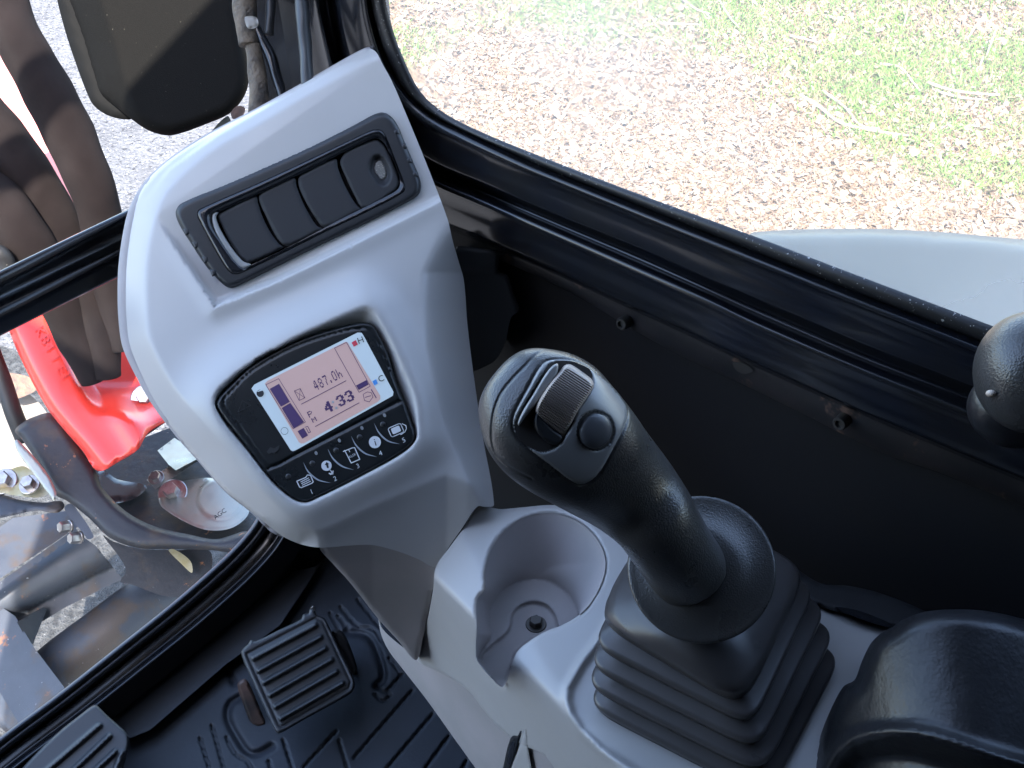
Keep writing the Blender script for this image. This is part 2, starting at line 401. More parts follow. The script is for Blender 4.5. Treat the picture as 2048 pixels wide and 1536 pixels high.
def litter_mat(name, cs, rough=.8, trans=.0):
    m = bpy.data.materials.new(name); m.use_nodes = True; t = m.node_tree; N = t.nodes; b = N['Principled BSDF']
    b.inputs['Roughness'].default_value = rough; b.inputs['Specular IOR Level'].default_value = .25
    g = N.new('ShaderNodeNewGeometry'); r = N.new('ShaderNodeValToRGB'); r.color_ramp.interpolation = 'CONSTANT'
    for i, c in enumerate(cs):
        e = r.color_ramp.elements[i] if i < 2 else r.color_ramp.elements.new(i/len(cs))
        e.position = i/len(cs); e.color = (*c, 1)
    t.links.new(g.outputs['Random Per Island'], r.inputs[0]); t.links.new(r.outputs[0], b.inputs['Base Color']); return m
LV = litter_mat('dry_leaf_litter', [(.27, .212, .155), (.29, .235, .175), (.22, .17, .125), (.31, .26, .20), (.25, .20, .155), (.25, .175, .13), (.33, .285, .235), (.17, .13, .10)])
ST = litter_mat('dry_straw', [(0.247, 0.157, 0.09), (0.277, 0.184, 0.116), (0.208, 0.13, 0.077), (0.307, 0.216, 0.141)])
GR = litter_mat('grass_blades', [(0.101, 0.202, 0.032), (0.126, 0.223, 0.036), (0.076, 0.16, 0.027), (0.16, 0.223, 0.064), (0.218, 0.234, 0.118), (0.109, 0.213, 0.045), (0.184, 0.213, 0.082)])
v, f = leaves(np.repeat(P1[:28000], 2, 0)+rng.normal(0, .03, (2*len(P1[:28000]), 3))*[1, 1, 0], (.005, .017), rng)
tag(mesh_obj('leaf_litter', v, f, LV, smooth=False), kind='stuff')
Q = P[rng.random(n) > gg*.3]
Q = np.repeat(Q[:30000], 4, 0)+rng.normal(0, .03, (4*len(Q[:30000]), 3))*[1, 1, 0]
v, f = blades(Q, (.01, .035), (.001, .0022), rng, 1.7)
tag(mesh_obj('dry_straw', v, f, ST, smooth=False), kind='stuff')
Q = P[rng.random(n) < gg*.95]
Q = np.repeat(Q, 6, 0)+rng.normal(0, .035, (len(Q)*6, 3))*[1, 1, 0]
v, f = blades(Q, (.015, .05), (.0015, .0033), rng, .7)
tag(mesh_obj('grass', v, f, GR, smooth=False), kind='stuff')
STK = mat('dead_stalk', (.36, .29, .23), .8, var=((.25, .19, .15), 20), bump=[('noise', 80, .5, .004)])
sticks = [
    ([(1600, 190), (1640, 215), (1680, 245), (1750, 262), (1818, 272)], .008, 'long pale dead stalk lying slanted just below the middle of the grass'),
    ([(1645, 182), (1690, 215), (1720, 250), (1760, 258)], .007, 'forked dead stalk resting against the upper side of the long slanted stalk'),
    ([(1760, 128), (1800, 135), (1830, 170), (1840, 182)], .007, 'short bent pale stalk in the grass left of the double stalk'),
    ([(1855, 165), (1900, 180), (1960, 188), (2000, 190)], .008, 'thick pale double stalk lying level at the right of the grass'),
    ([(1875, 183), (1920, 195), (1975, 200)], .006, 'thin pale stalk lying just below the thick level stalk'),
    ([(1435, -5), (1460, 35), (1478, 55)], .007, 'pale stalk with a side twig at the top of the grass'),
    ([(1365, 0), (1395, 20), (1420, 28)], .007, 'pale stalk cut by the top edge left of the twigged stalk'),
    ([(1320, 47), (1400, 49)], .006, 'straight pale stick lying level near the top left of the grass'),
    ([(1225, 55), (1280, 85)], .006, 'short pale stick slanting over the dry grass at upper left'),
    ([(1580, 72), (1635, 84)], .006, 'small pale stick lying level in the top middle of the grass'),
    ([(1970, 120), (1995, 50)], .004, 'thin brown stem standing up out of the grass at the right'),
    ([(1805, 65), (1820, 0)], .004, 'thin pale stem standing up at the top edge of the grass'),
    ([(1930, 85), (1965, 40), (1995, 55)], .005, 'arched brown stem bending over beside the thin standing stem'),
    ([(1600, 5), (1605, 30)], .005, 'short whitish stem standing at the top edge'),
]
for i, (pl, r, lab) in enumerate(sticks):
    c = crom(pl, 12); P_ = PP(c[:, 0], c[:, 1], (0, 0, GZ+.03), (0, 0, 1))
    if i in (10, 11, 12, 13):
        P0 = PP(np.array([pl[0][0]]), np.array([pl[0][1]]), (0, 0, GZ+.01), (0, 0, 1))[0]
        _, _, z0 = proj(P0); P_ = PZ(c[:, 0], c[:, 1], np.full(len(c), z0))
    v, f = tube(P_, r*np.linspace(1.1, .7, len(P_))*.8, 7, .1, i)
    tag(mesh_obj('dead_stalk', v, f, STK), lab, 'stalk', 'dead stalks lying in the grass')

# ================================================================== MACHINE BODY PANEL OUTSIDE
ol = [(1440, 500), (1507, 464), (1580, 459), (1680, 457), (1780, 458), (1900, 465), (2048, 479), (2200, 500), (2200, 900), (1440, 900)]
ztop = zplane(.52)
v, f = patch(ol, lambda U, V: ztop(U, V)+rnd(segdist(U, V, ol[:8], False), 30, .03), 14, thick=.6, smooth_out=False)
hd = thing('body_cover', 'smooth pale grey machine body cover outside the side window', 'body cover', (1.2, .3, GZ))
mesh_obj('cover_panel', v, f, HOOD, hd)

# ================================================================== CAB
XW = .62
cab = thing('operator_cab', 'glossy black painted cab around the controls with window ledge and crossbar', 'cab', (.1, .1, .2))
def ext(pl, l=None, r=None): return ([l] if l else [])+list(pl)+([r] if r else [])
rA = [(771, -60), (771, 0), (781, 44), (802, 105), (840, 182), (889, 226), (963, 264), (1050, 300), (1100, 320), (1262, 382), (1507, 472), (1702, 546), (1993, 655), (2200, 733)]
rB = [(758, -60), (758, 0), (768, 44), (790, 107), (828, 186), (878, 231), (952, 270), (1050, 309), (1100, 329), (1262, 392), (1507, 484), (1702, 560), (1985, 671), (2200, 755)]
rC = [(743, -60), (743, 0), (752, 44), (772, 106), (810, 178), (860, 225), (930, 262), (1050, 316), (1100, 338), (1262, 402), (1507, 500), (1702, 577), (1978, 686), (2200, 774)]
rD = [(735, -60), (735, 0), (746, 55), (766, 118), (806, 184), (855, 230), (925, 267), (1050, 326), (1100, 347), (1262, 413), (1507, 511), (1702, 590), (1970, 695), (2200, 787)]
rE = [(724, -60), (724, 0), (735, 60), (758, 128), (798, 198), (848, 246), (925, 285), (1050, 341), (1100, 361), (1262, 427), (1507, 527), (1702, 605), (1970, 712), (2200, 804)]
rF = [(674, -60), (676, 0), (692, 90), (722, 180), (765, 250), (860, 322), (960, 365), (1100, 425), (1285, 500), (1424, 562), (1609, 640), (1725, 690), (1946, 776), (2200, 880)]
rG = [(662, -60), (664, 0), (680, 90), (710, 190), (756, 265), (862, 333), (960, 376), (1100, 437), (1285, 514), (1424, 576), (1609, 655), (1725, 705), (1946, 791), (2200, 895)]
rH = [(640, -60), (642, 0), (662, 95), (694, 200), (748, 285), (866, 352), (960, 392), (1100, 452), (1285, 532), (1424, 594), (1503, 632), (1712, 722), (1946, 815), (2200, 920)]
rI = [(632, -60), (634, 0), (654, 98), (686, 208), (742, 295), (864, 362), (960, 403), (1100, 464), (1285, 545), (1424, 607), (1503, 646), (1712, 736), (1946, 830), (2200, 935)]
rJ = [(598, -60), (600, 0), (612, 110), (640, 230), (700, 340), (840, 425), (950, 470), (1045, 512), (1143, 556), (1241, 602), (1338, 646), (1500, 722), (1741, 830), (2048, 958), (2200, 1020)]
rK = [(592, -60), (594, 0), (606, 112), (634, 236), (694, 350), (836, 434), (946, 478), (1045, 519), (1143, 563), (1241, 609), (1338, 653), (1500, 729), (1741, 837), (2048, 965), (2200, 1027)]
X0 = XW
ws = thing('side_window', 'side window of the cab with dusty glass and black rubber seal', 'window', (XW, .2, .9))
# glass
gpl = crom(rA, 20); gt = [(p[0], p[1]) for p in gpl]
Pg = PZ(gpl[:, 0], gpl[:, 1], zx(X0+.006)(gpl[:, 0], gpl[:, 1]))
topz = 1.5
Vg = np.vstack([Pg, Pg*[1, 1, 0]+[0, 0, topz]]); n_ = len(Pg)
Pg2 = [tuple(p) for p in Pg]; Vg = np.array(Pg2+[(X0+.006, Pg[-1][1], topz), (X0+.006, Pg[0][1]+.02, topz)])
mesh_obj('glass_pane', Vg, [tuple(range(len(Vg)))], GLS, ws, smooth=False)
v, f = band([(rA, zx(X0+.006)), (rA, zx(X0-.002)), (rB, zx(X0-.006)), (rC, zx(X0-.004)), (rC, zx(X0+.002)), (rD, zx(X0+.002))], 200)
mesh_obj('rubber_seal', v, f, RUBS, ws)
rows = [(rC, zx(X0+.004)), (rD, zx(X0-.001))]
mid = lambda a, b, t: [(p[0]*(1-t)+q[0]*t, p[1]*(1-t)+q[1]*t) for p, q in zip(resamp(crom(a, 12), 40), resamp(crom(b, 12), 40))]
rows = [(rC, zx(X0+.004)), (rD, zx(X0-.006)), (mid(rD, rE, .35), zx(X0-.0095)), (mid(rD, rE, .7), zx(X0-.0105)), (rE, zx(X0-.0095)), (mid(rE, rF, .12), zx(X0-.004)), (mid(rE, rF, .5), zx(X0-.005)), (mid(rE, rF, .92), zx(X0-.006)), (rF, zx(X0-.005)),
        (rG, zx(X0+.008)), (mid(rG, rH, .35), zx(X0+.014)), (mid(rG, rH, .75), zx(X0+.008)), (rH, zx(X0-.004)), (mid(rH, rI, .5), zx(X0-.010)), (rI, zx(X0-.013)), (mid(rI, rJ, .12), zx(X0-.008)),
        (mid(rI, rJ, .5), zx(X0-.008)), (mid(rI, rJ, .93), zx(X0-.010)), (rJ, zx(X0-.007)), (rK, zx(X0+.004)), (rK, zx(X0+.03))]
v, f = band(rows, 220)
mesh_obj('window_frame', v, f, PAINT, cab)
# dark wall below the ledge and bracket strip
rL = [(1000, 520), (1143, 585), (1257, 654), (1371, 716), (1501, 776), (1594, 822), (1770, 908), (1887, 948), (2048, 1015), (2200, 1080)]
rK2 = [(1000, 496), (1143, 560), (1241, 605), (1338, 649), (1500, 725), (1594, 768), (1741, 833), (1858, 880), (2048, 960), (2200, 1020)]
v, f = band([(rK2, zx(X0+.010)), (rL, zx(X0+.010)), (rL, zx(X0+.016))], 60)
mesh_obj('bracket_strip', v, f, mat('strip_paint', (.018, .017, .018), .4, var=((.035, .03, .03), 25), spots=[((.13, .08, .06), 28, .62, .67)], dust=((.4, .37, .33), 420, .76)), cab)
v, f = boxv(X0+.018, X0+.03, -.55, .86, .2, .87)
mesh_obj('wall_panel', v, f, WALL, cab, smooth=False)
for (u_, v_) in ((1256, 641), (1690, 838)):
    P0 = PP(u_, v_, (X0+.010, 0, 0), (1, 0, 0)); v, f = merge(lathe(P0, (-1, 0, .2), [(.0055, 0), (.0055, .009), (.0045, .0105), (.003, .0105), (.0028, .008), (.0001, .008)], 20))
    mesh_obj('bolt', v, f, BOLTD, cab, sharp=40)
v, f = patch([(1466, 724), (1490, 728), (1506, 742), (1488, 748), (1470, 738)], zx(X0+.0085), 5, thick=.002); mesh_obj('clip', v, f, BOLTD, cab)
# floor, roof, rear and left sides of the cab shell (mostly out of view, they shade the inside; roof gap, solid left side and low header shaped to set its light)
FZ = .25
v, f = merge(boxv(-.5, .66, -.6, .86, FZ-.05, FZ-.004)); mesh_obj('floor_plate', v, f, MATF, cab, smooth=False)
v, f = merge(boxv(-.52, .70, -.64, .60, 1.92, 1.98), boxv(-.52, -.45, .60, .93, 1.92, 1.98), boxv(.60, .70, .60, .93, 1.92, 1.98), boxv(-.45, .60, .88, .93, 1.92, 1.98)); mesh_obj('roof', v, f, HEAD, cab, smooth=False)
v, f = merge(boxv(-.52, .70, -.64, -.60, FZ, 1.92)); mesh_obj('rear_wall', v, f, HEAD, cab, smooth=False)
v, f = merge(boxv(-.52, -.48, -.60, .86, FZ, 1.92)); mesh_obj('left_side', v, f, PAINT, cab, smooth=False)
v, f = merge(boxv(X0+.004, X0+.06, -.60, -.14, .9, 1.92), boxv(X0+.004, X0+.06, -.14, .86, 1.5, 1.92)); mesh_obj('rear_pillar', v, f, PAINT, cab, smooth=False)
# front pillar: rounded corner column right of the windshield
def vcol(pts, z0, z1):
    rg = [[(x, y, z) for x, y in pts] for z in (z0, z1)]
    return loft(np.array(rg, float))
v, f = vcol([(X0+.012, .60), (X0+.055, .60), (X0+.055, .80), (X0+.04, .86), (X0-.0, .88), (X0-.02, .87), (X0+.005, .83), (X0+.012, .78)], .2, 1.92)
# clip: keep it behind window frame corner
v, f = vcol([(X0+.014, .685), (X0+.024, .685), (X0+.055, .76), (X0+.055, .79), (X0+.04, .82), (X0-.0, .83), (X0-.012, .825), (X0+.0, .80), (X0+.012, .77)], .2, 1.92)
mesh_obj('front_pillar', v, f, PAINT, cab, smooth=False)
# windshield lower frame
YF = .85
def off(pl, s):
    P = np.array(crom(pl, 15)); T = np.gradient(P, axis=0); T /= np.linalg.norm(T, axis=1)[:, None]
    return [tuple(q) for q in P+np.stack([-T[:, 1], T[:, 0]], 1)*s][::2]
fr = [(-120, 1572), (0, 1474), (120, 1384), (250, 1281), (345, 1205), (420, 1140), (470, 1092), (508, 1045), (535, 985), (560, 900), (600, 780)]
rows = [(fr, zy(YF+.004)), (off(fr, 4), zy(YF-.006)), (off(fr, 9), zy(YF-.008)), (off(fr, 12), zy(YF-.004)), (off(fr, 15), zy(YF-.006)), (off(fr, 21), zy(YF-.012)), (off(fr, 29), zy(YF-.008)), (off(fr, 33), zy(YF+.0))]
v, f = band(rows, 160)
win = thing('front_window', 'lower front windshield pane with maker stamp in its rounded corner', 'window', (.3, YF, .35))
mesh_obj('rubber_seal', v, f, mat('front_seal_rubber', (.045, .052, .065), .38, spec=.6, bump=[('noise', 300, .1, .001)]), win)
rows = [(off(fr, 32), zy(YF-.001)), (off(fr, 36), zy(YF-.012)), (off(fr, 52), zy(YF-.016)), (off(fr, 60), zy(YF-.022)), (off(fr, 64), zy(YF-.034)), (off(fr, 68), zy(YF-.036)), (off(fr, 74), zy(YF-.028)), (off(fr, 105), zy(YF-.034)), (off(fr, 108), zy(YF-.026)), (off(fr, 150), zy(YF-.026)), (off(fr, 260), zy(YF-.01))]
v, f = band(rows, 160)
mesh_obj('front_sill', v, f, PAINT, cab)
# windshield crossbar
cb = [(-120, 600), (0, 541), (255, 419), (420, 340)]
b0 = lambda s: [(x, y+s) for x, y in cb]
def cbr(l): return [(-120, 600+l[0]-541+0), (0, l[0]), (240, l[1]), (420, l[1]-(l[0]-l[1])*180/240)]
rows = [(cbr((541, 426)), zy(YF+.02)), (cbr((541, 426)), zy(YF-.004)), (cbr((546, 431)), zy(YF-.010)), (cbr((568, 440)), zy(YF-.012)), (cbr((575, 446)), zy(YF-.008)), (cbr((579, 450)), zy(YF+.004)),
        (cbr((600, 480)), zy(YF+.006)), (cbr((606, 492)), zy(YF-.006)), (cbr((622, 502)), zy(YF-.014)), (cbr((640, 514)), zy(YF-.014)), (cbr((646, 519)), zy(YF-.008)), (cbr((668, 548)), zy(YF-.006)), (cbr((672, 553)), zy(YF+.0)), (cbr((672, 553)), zy(YF+.02))]
v, f = band(rows, 60)
mesh_obj('crossbar', v, f, PAINT, cab)
gl_o = [(-120, 1580), (0, 1478), (250, 1285), (420, 1144), (470, 1096), (510, 1048), (537, 985), (565, 900), (610, 700), (640, 500), (560, 420), (420, 400), (0, 610), (-120, 640)]
pts = PZ(*np.array(gl_o, float).T, zy(YF)(*np.array(gl_o, float).T))
mesh_obj('glass_pane', pts, [tuple(range(len(pts)))], GLF, win, smooth=False)

def text_mesh(s, o, ex, ey, zf, font_h=1.0, space=1.0, align='CENTER'):
    """text laid on a surface: o origin, ex unit step for one em right, ey for one em up (picture units)"""
    cu = bpy.data.curves.new('t', 'FONT'); cu.body = s; cu.size = 1; cu.align_x = align; cu.align_y = 'CENTER'; cu.space_character = space
    ob = bpy.data.objects.new('t', cu); COL.objects.link(ob)
    me = bpy.data.meshes.new_from_object(ob)
    co = np.array([v.co[:] for v in me.vertices]); Fs = [tuple(p.vertices) for p in me.polygons]
    bpy.data.objects.remove(ob); bpy.data.curves.remove(cu); bpy.data.meshes.remove(me)
    U = o[0]+co[:, 0]*ex[0]+co[:, 1]*ey[0]; V = o[1]+co[:, 0]*ex[1]+co[:, 1]*ey[1]
    P = PZ(U, V, zf(U, V))
    return P, Fs
a = text_mesh('AGC', (440, 1028), (11, -8), (-6.5, -10.5), zy(YF-.002))
tl = []
for k, (dx, dy, w_) in enumerate([(-9, -13, 14), (-4, -8, 16), (7, 9, 17), (11, 14, 15), (15, 19, 12)]):
    tl.append(text_mesh('lm' * int(w_/2.5), (438+dx, 1028+dy), (3.2, -2.3), (-2, -3.2), zy(YF-.002)))
mesh_obj('glass_stamp', *a, INK, win, smooth=False)

# ================================================================== OUTSIDE FRONT OF MACHINE
def tub_px(pts, radpx, n=16, wob=0., seed=0, step=14):
    """pts: (u, v, depth)"""
    c = crom([tuple(p) for p in pts], step); P_ = PZ(c[:, 0], c[:, 1], c[:, 2])
    rr = np.interp(np.linspace(0, 1, len(c)), np.linspace(0, 1, len(radpx)), radpx)*c[:, 2]/FPX
    return tube(P_, rr, n, wob, seed)
# boom (red) upper part seen between sleeves
bm = thing('boom', 'bright red boom foot casting with raised numbers', 'boom', (.75, 1.6, -.2))
red = SM([(-60, 560), (0, 600), (22, 672), (45, 725), (70, 775), (98, 822), (130, 862), (165, 902), (196, 942), (240, 922), (276, 899), (288, 878), (300, 862), (342, 838), (400, 800), (330, 700), (230, 640), (176, 640), (120, 590), (60, 540)], 8)
redL = [(22, 672), (45, 725), (70, 775), (98, 822), (130, 862), (165, 902), (196, 942)]
redM = [(90, 640), (118, 705), (150, 775), (180, 830), (215, 885), (240, 925)]
def zred(U, V):
    Z = 1.80-(V-700)*.0005
    dl = segdist(U, V, redL, False); Z = Z+rnd(dl, 38, .045)
    dm = segdist(U, V, redM, False); side = (U-np.interp(V, [p[1] for p in redM], [p[0] for p in redM]))
    Z = Z+.05*ss(side, 0, 45)*(1-ss(V, 760, 850))-.03*np.exp(-((side-70)/40)**2)*ss(V, 780, 850)
    return Z+rnd(segdist(U, V, red), 10, .01)
v, f = patch(red, zred, 7, thick=.12)
mesh_obj('casting', v, f, RED, bm)
v, f = text_mesh('KB4 1 E1', (103, 706), (15, 27), (24, -13), lambda U, V: zred(U, V)-.004, space=1.05)
mesh_obj('raised_number', v, f, RED, bm, smooth=False)
P0 = PZ(292, 797, zred(np.array([292.]), np.array([797.]))[0])
v, f = hexbolt(P0-F_*.004, -F_+np.array([0, 0, .5]), .011, .012, 2.0); mesh_obj('bolt', v, f, BOLT, bm, sharp=30)
up = [(-60, -40), (0, 60), (40, 150), (70, 215), (110, 290), (150, 370), (195, 452), (175, 470), (130, 400), (60, 300), (-60, 180)]
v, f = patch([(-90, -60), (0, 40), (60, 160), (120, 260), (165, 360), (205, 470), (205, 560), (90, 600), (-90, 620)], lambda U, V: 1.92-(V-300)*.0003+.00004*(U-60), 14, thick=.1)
mesh_obj('boom_side', v, f, mat('glare_pale_boom_paint', (.62, .20, .17), .3, coat=.5), bm)  # sun glare on the red boom put into a paler base colour
sl_lab = ['brown fabric hose sleeve arching down nearest the gravel', 'dark fabric hose sleeve in the middle left of the red gap', 'wide grey fabric hose sleeve at the lower left edge above the crossbar']
SLV = [([(-5, -60, 1.62), (22, 40, 1.62), (60, 120, 1.62), (105, 200, 1.63), (148, 290, 1.65), (182, 370, 1.67), (205, 450, 1.70), (222, 560, 1.72), (238, 640, 1.74), (250, 700, 1.75)], [44, 44, 47, 50, 50, 46, 42, 40, 34, 26]),
       ([(-60, 200, 1.70), (0, 275, 1.70), (60, 355, 1.70), (105, 430, 1.71), (140, 500, 1.72), (180, 590, 1.74), (205, 680, 1.75), (216, 752, 1.77)], [50, 52, 50, 46, 44, 40, 36, 26]),
       ([(-70, 360, 1.66), (0, 410, 1.66), (50, 480, 1.67), (90, 545, 1.70), (130, 620, 1.73), (160, 690, 1.75), (185, 765, 1.77)], [52, 52, 52, 50, 44, 40, 22])]
for i, (p, r) in enumerate(SLV):
    v, f = tub_px(p, r, 28, .03, i*3+1, 8)
    tag(mesh_obj('hose_sleeve', v, f, FAB), sl_lab[i], 'hose sleeve', 'fabric hose sleeves on the boom')
v, f = tub_px([(-20, 500, 1.62), (0, 505, 1.62), (12, 520, 1.63), (18, 545, 1.64)], [16, 16], 12); tag(mesh_obj('hydraulic_hose', v, f, RUB), 'ribbed black hose stub at the left edge just above the crossbar', 'hose')
v, f = tub_px([(-20, 690, 1.9), (6, 760, 1.9), (25, 820, 1.9), (50, 880, 1.92)], [16, 16, 18], 14, .05, 2); tag(mesh_obj('hydraulic_hose', v, f, RUB), 'dark hose running down left of the red casting', 'hose')
# swing post
sp_ = thing('swing_post', 'dark cast steel swing post carrying the red casting', 'swing post', (.8, 1.5, -.4))
post = SM(zo(0, 800, 3.413, [(100, 210), (160, 150), (230, 115), (340, 88), (420, 150), (520, 290), (620, 430), (660, 500), (700, 600), (860, 760), (1050, 860), (1300, 920), (1480, 950), (1700, 900), (1700, 1040), (1430, 1025), (1200, 1018), (950, 1012), (750, 940), (600, 800), (460, 690), (370, 640), (250, 420), (150, 270)]), 6)
pl_ = zo(0, 800, 3.413, [(230, 120), (400, 330), (520, 520), (560, 620), (700, 800), (900, 900), (1200, 960), (1480, 975)])
def zpost(U, V):
    Z = 1.84-(V-850)*.0004
    return Z+rnd(segdist(U, V, post), 16, .02)+.03*ss(sd(U, V, pl_[:1]+pl_+[(500, 800)]), -1, 14)*0
v, f = patch(post, zpost, 7, thick=.14); mesh_obj('arm', v, f, STEELD, sp_)
base = zo(0, 800, 3.413, [(560, 430), (700, 360), (1000, 250), (1250, 180), (1500, 300), (1750, 500), (1900, 900), (1600, 1010), (1300, 985), (1050, 925), (850, 850), (700, 760), (600, 660)])
v, f = patch(base, lambda U, V: 1.90-(V-980)*.0010+0*U, 9, thick=.1); mesh_obj('base_casting', v, f, STEELD, sp_)
hol = zo(0, 800, 3.413, [(610, 590), (690, 480), (800, 540), (1000, 590), (900, 680), (700, 700)])
v, f = patch(hol, lambda U, V: 1.872-(V-980)*.0010+rnd(segdist(U, V, hol), 8, .006), 7, thick=.02); mesh_obj('dark_boss', v, f, BKG, sp_)
zb = lambda U, V: 1.86-(V-980)*.0010
pt = SM(zo(0, 800, 3.413, [(1090, 640), (1110, 590), (1180, 565), (1460, 535), (1650, 640), (1700, 760), (1640, 840), (1540, 885), (1400, 885), (1260, 830), (1110, 735), (1085, 690)]), 6)
circ = [(440+50*math.cos(t), 998+46*math.sin(t)) for t in np.linspace(0, 2*math.pi, 25)[:-1]]
v, f = patch(pt, lambda U, V: zb(U, V)+rnd(segdist(U, V, pt), 3, .002)-.004*ss(sd(U, V, circ), -2, -8)+0*U, 4, lines=[circ], thick=.012)
pin = thing('pin_plate', 'shiny zinc retaining plate bolted on the swing post below the tower', 'plate', (.85, 1.4, -.2))
mesh_obj('plate', v, f, ZINC, pin)
P0 = PZ(346, 987, zb(346, 987)); nb = -F_*.6+np.array([0, 0, .8])
v, f = hexbolt(P0, nb, .0125, .02, 1.9); mesh_obj('bolt', v, f, BOLT, pin, sharp=30)
br = thing('zinc_bracket', 'small zinc bracket with one bolt above the larger shiny plate', 'bracket', (.85, 1.45, -.15))
b1 = zo(0, 800, 3.413, [(1000, 545), (1160, 450), (1340, 375), (1365, 405), (1230, 500), (1060, 610)])
v, f = patch(b1, lambda U, V: zb(U, V)-.012, 5, thick=.01, smooth_out=False); mesh_obj('foot', v, f, ZINC, br)
b2 = zo(0, 800, 3.413, [(1075, 345), (1190, 258), (1330, 345), (1380, 385), (1200, 480), (1150, 440)])
v, f = patch(b2, lambda U, V: zb(U, V)-.03-(V-920)*.0006, 5, thick=.02, smooth_out=False); mesh_obj('box', v, f, ZINC, br)
v, f = hexbolt(PZ(313, 956, zb(313, 956)-.016), nb, .009, .012, 1.4); mesh_obj('bolt', v, f, BOLT, br, sharp=30)
# pin end with washer on left
pe = thing('pivot_pin', 'pale pin washer and yellow keeper plate at the left edge', 'pivot pin', (.55, 1.5, -.3))
pw = SM(zo(0, 800, 3.413, [(100, 285), (115, 270), (160, 310), (260, 420), (340, 530), (385, 640), (370, 690), (330, 640), (240, 520), (150, 400), (110, 330)]), 6)
v, f = patch(pw, lambda U, V: 1.80-(V-850)*.0004+rnd(segdist(U, V, pw), 5, .004), 4, thick=.02); mesh_obj('washer', v, f, ZINC, pe)
yp = zo(0, 800, 3.413, [(-60, 560), (0, 510), (150, 450), (210, 480), (260, 540), (330, 630), (280, 665), (120, 655), (0, 630), (-60, 620)])
v, f = patch(yp, lambda U, V: 1.85-(V-950)*.0008+0*U, 5, thick=.012); mesh_obj('keeper_plate', v, f, YEL, pe)
v, f = hexbolt(PZ(8, 964, 1.84), nb, .014, .016, 1.6); mesh_obj('bolt', v, f, BOLT, pe, sharp=30)
v, f = hexbolt(PZ(60, 970, 1.82), nb, .011, .016, 1.5); mesh_obj('bolt', v, f, BOLT, pe, sharp=30)
tg = SM(zo(0, 800, 3.413, [(0, 640), (130, 680), (300, 700), (420, 690), (440, 730), (390, 770), (250, 755), (120, 780), (0, 805), (-60, 800), (-60, 640)]), 6)
v, f = patch(tg, lambda U, V: 1.87-(V-950)*.001+rnd(segdist(U, V, tg), 6, .006), 6, thick=.05)
tag(mesh_obj('swing_link', v, f, STEEL), 'grey steel link with rusty rim under the yellow keeper plate', 'link')
cl = thing('hose_clamp', 'slotted steel clamp with two small bolts on the swing post edge', 'clamp', (.6, 1.4, -.35))
c1 = zo(0, 800, 3.413, [(440, 745), (455, 715), (490, 710), (520, 740), (640, 930), (600, 950), (560, 900), (500, 830)])
v, f = patch(c1, lambda U, V: 1.80-(V-1000)*.0004+0*U, 4, thick=.015); mesh_obj('strap', v, f, STEEL, cl)
for q in ((478, 862), (548, 938)):
    v, f = hexbolt(PZ(q[0]/3.413, 800+q[1]/3.413, 1.785), -F_+R_*-.8, .009, .018, 1.1); mesh_obj('bolt', v, f, BOLT, cl, sharp=30)
# rib below post with opening
rib = zo(0, 800, 3.413, [(700, 920), (760, 960), (950, 1015), (1200, 1025), (1430, 1030), (1430, 1200), (1300, 1330), (1130, 1340), (900, 1260), (820, 1240), (860, 1170), (820, 1080)])
v, f = patch(rib, lambda U, V: 1.95-(V-1100)*.0003+0*U, 8, thick=.05); tag(mesh_obj('blade_bracket', v, f, STEELD), 'dark steel bracket under the swing post beside the sill', 'bracket')
rb2 = zo(0, 800, 3.413, [(1150, 1025), (1190, 1020), (1300, 1100), (1310, 1180), (1230, 1110)])
v, f = patch(rb2, lambda U, V: 1.93-(V-1100)*.0003+0*U, 5, thick=.01); tag(mesh_obj('brass_strip', v, f, YEL), 'thin yellowish strip on the dark bracket below the swing post', 'strip')
# dozer blade frame
bf = thing('dozer_blade_arms', 'scratched grey steel blade frame with round tubes and a long channel', 'blade arms', (.5, 1.6, GZ))
ch = [(-60, 1120), (25, 1035), (130, 1022), (160, 1056), (190, 1092), (240, 1155), (215, 1175), (130, 1215), (60, 1262), (-60, 1320)]
ax_ = [(-60, 1245), (215, 1105)]
def zch(U, V):
    d = (U+60)*(-.453)+(V-1205)*-.89; d = -(d)
    t = np.clip((V-(1185-(U)*.51))/62, -1, 1)
    return 2.02-.055*np.sqrt(np.maximum(1-t*t, 0))-(V-1150)*.0002
v, f = patch([(-60, 1215), (0, 1180), (155, 1066), (192, 1092), (245, 1158), (215, 1172), (130, 1215), (60, 1258), (-60, 1318)], zch, 6, thick=.05, smooth_out=False); mesh_obj('upper_tube', v, f, STEEL, bf)
v, f = patch([(-60, 1100), (25, 1036), (132, 1022), (158, 1052), (-2, 1158), (-60, 1190)], lambda U, V: 2.02-(V-1100)*.0006+0*U, 7, thick=.03, smooth_out=False); mesh_obj('channel_web', v, f, STEEL, bf)
v, f = patch([(-60, 1206), (0, 1164), (152, 1056), (158, 1066), (3, 1178), (-60, 1220)], lambda U, V: 1.94-(V-1100)*.0003+0*U, 5, thick=.02, smooth_out=False); mesh_obj('channel_flange', v, f, STEEL, bf)
v, f = tub_px([(40, 1440, 2.0), (130, 1345, 2.0), (230, 1262, 2.02), (300, 1208, 2.05), (360, 1170, 2.08)], [72, 70, 64, 60, 56], 26, .01, 1); mesh_obj('lower_tube', v, f, STEEL, bf)
v, f = patch([(-60, 1170), (0, 1212), (30, 1232), (66, 1292), (128, 1374), (150, 1450), (90, 1560), (50, 1560), (35, 1442), (0, 1385), (-60, 1330)], lambda U, V: 1.93-(V-1300)*.0004-(U)*.0003, 8, thick=.04, smooth_out=False); mesh_obj('side_plate', v, f, STEEL, bf)
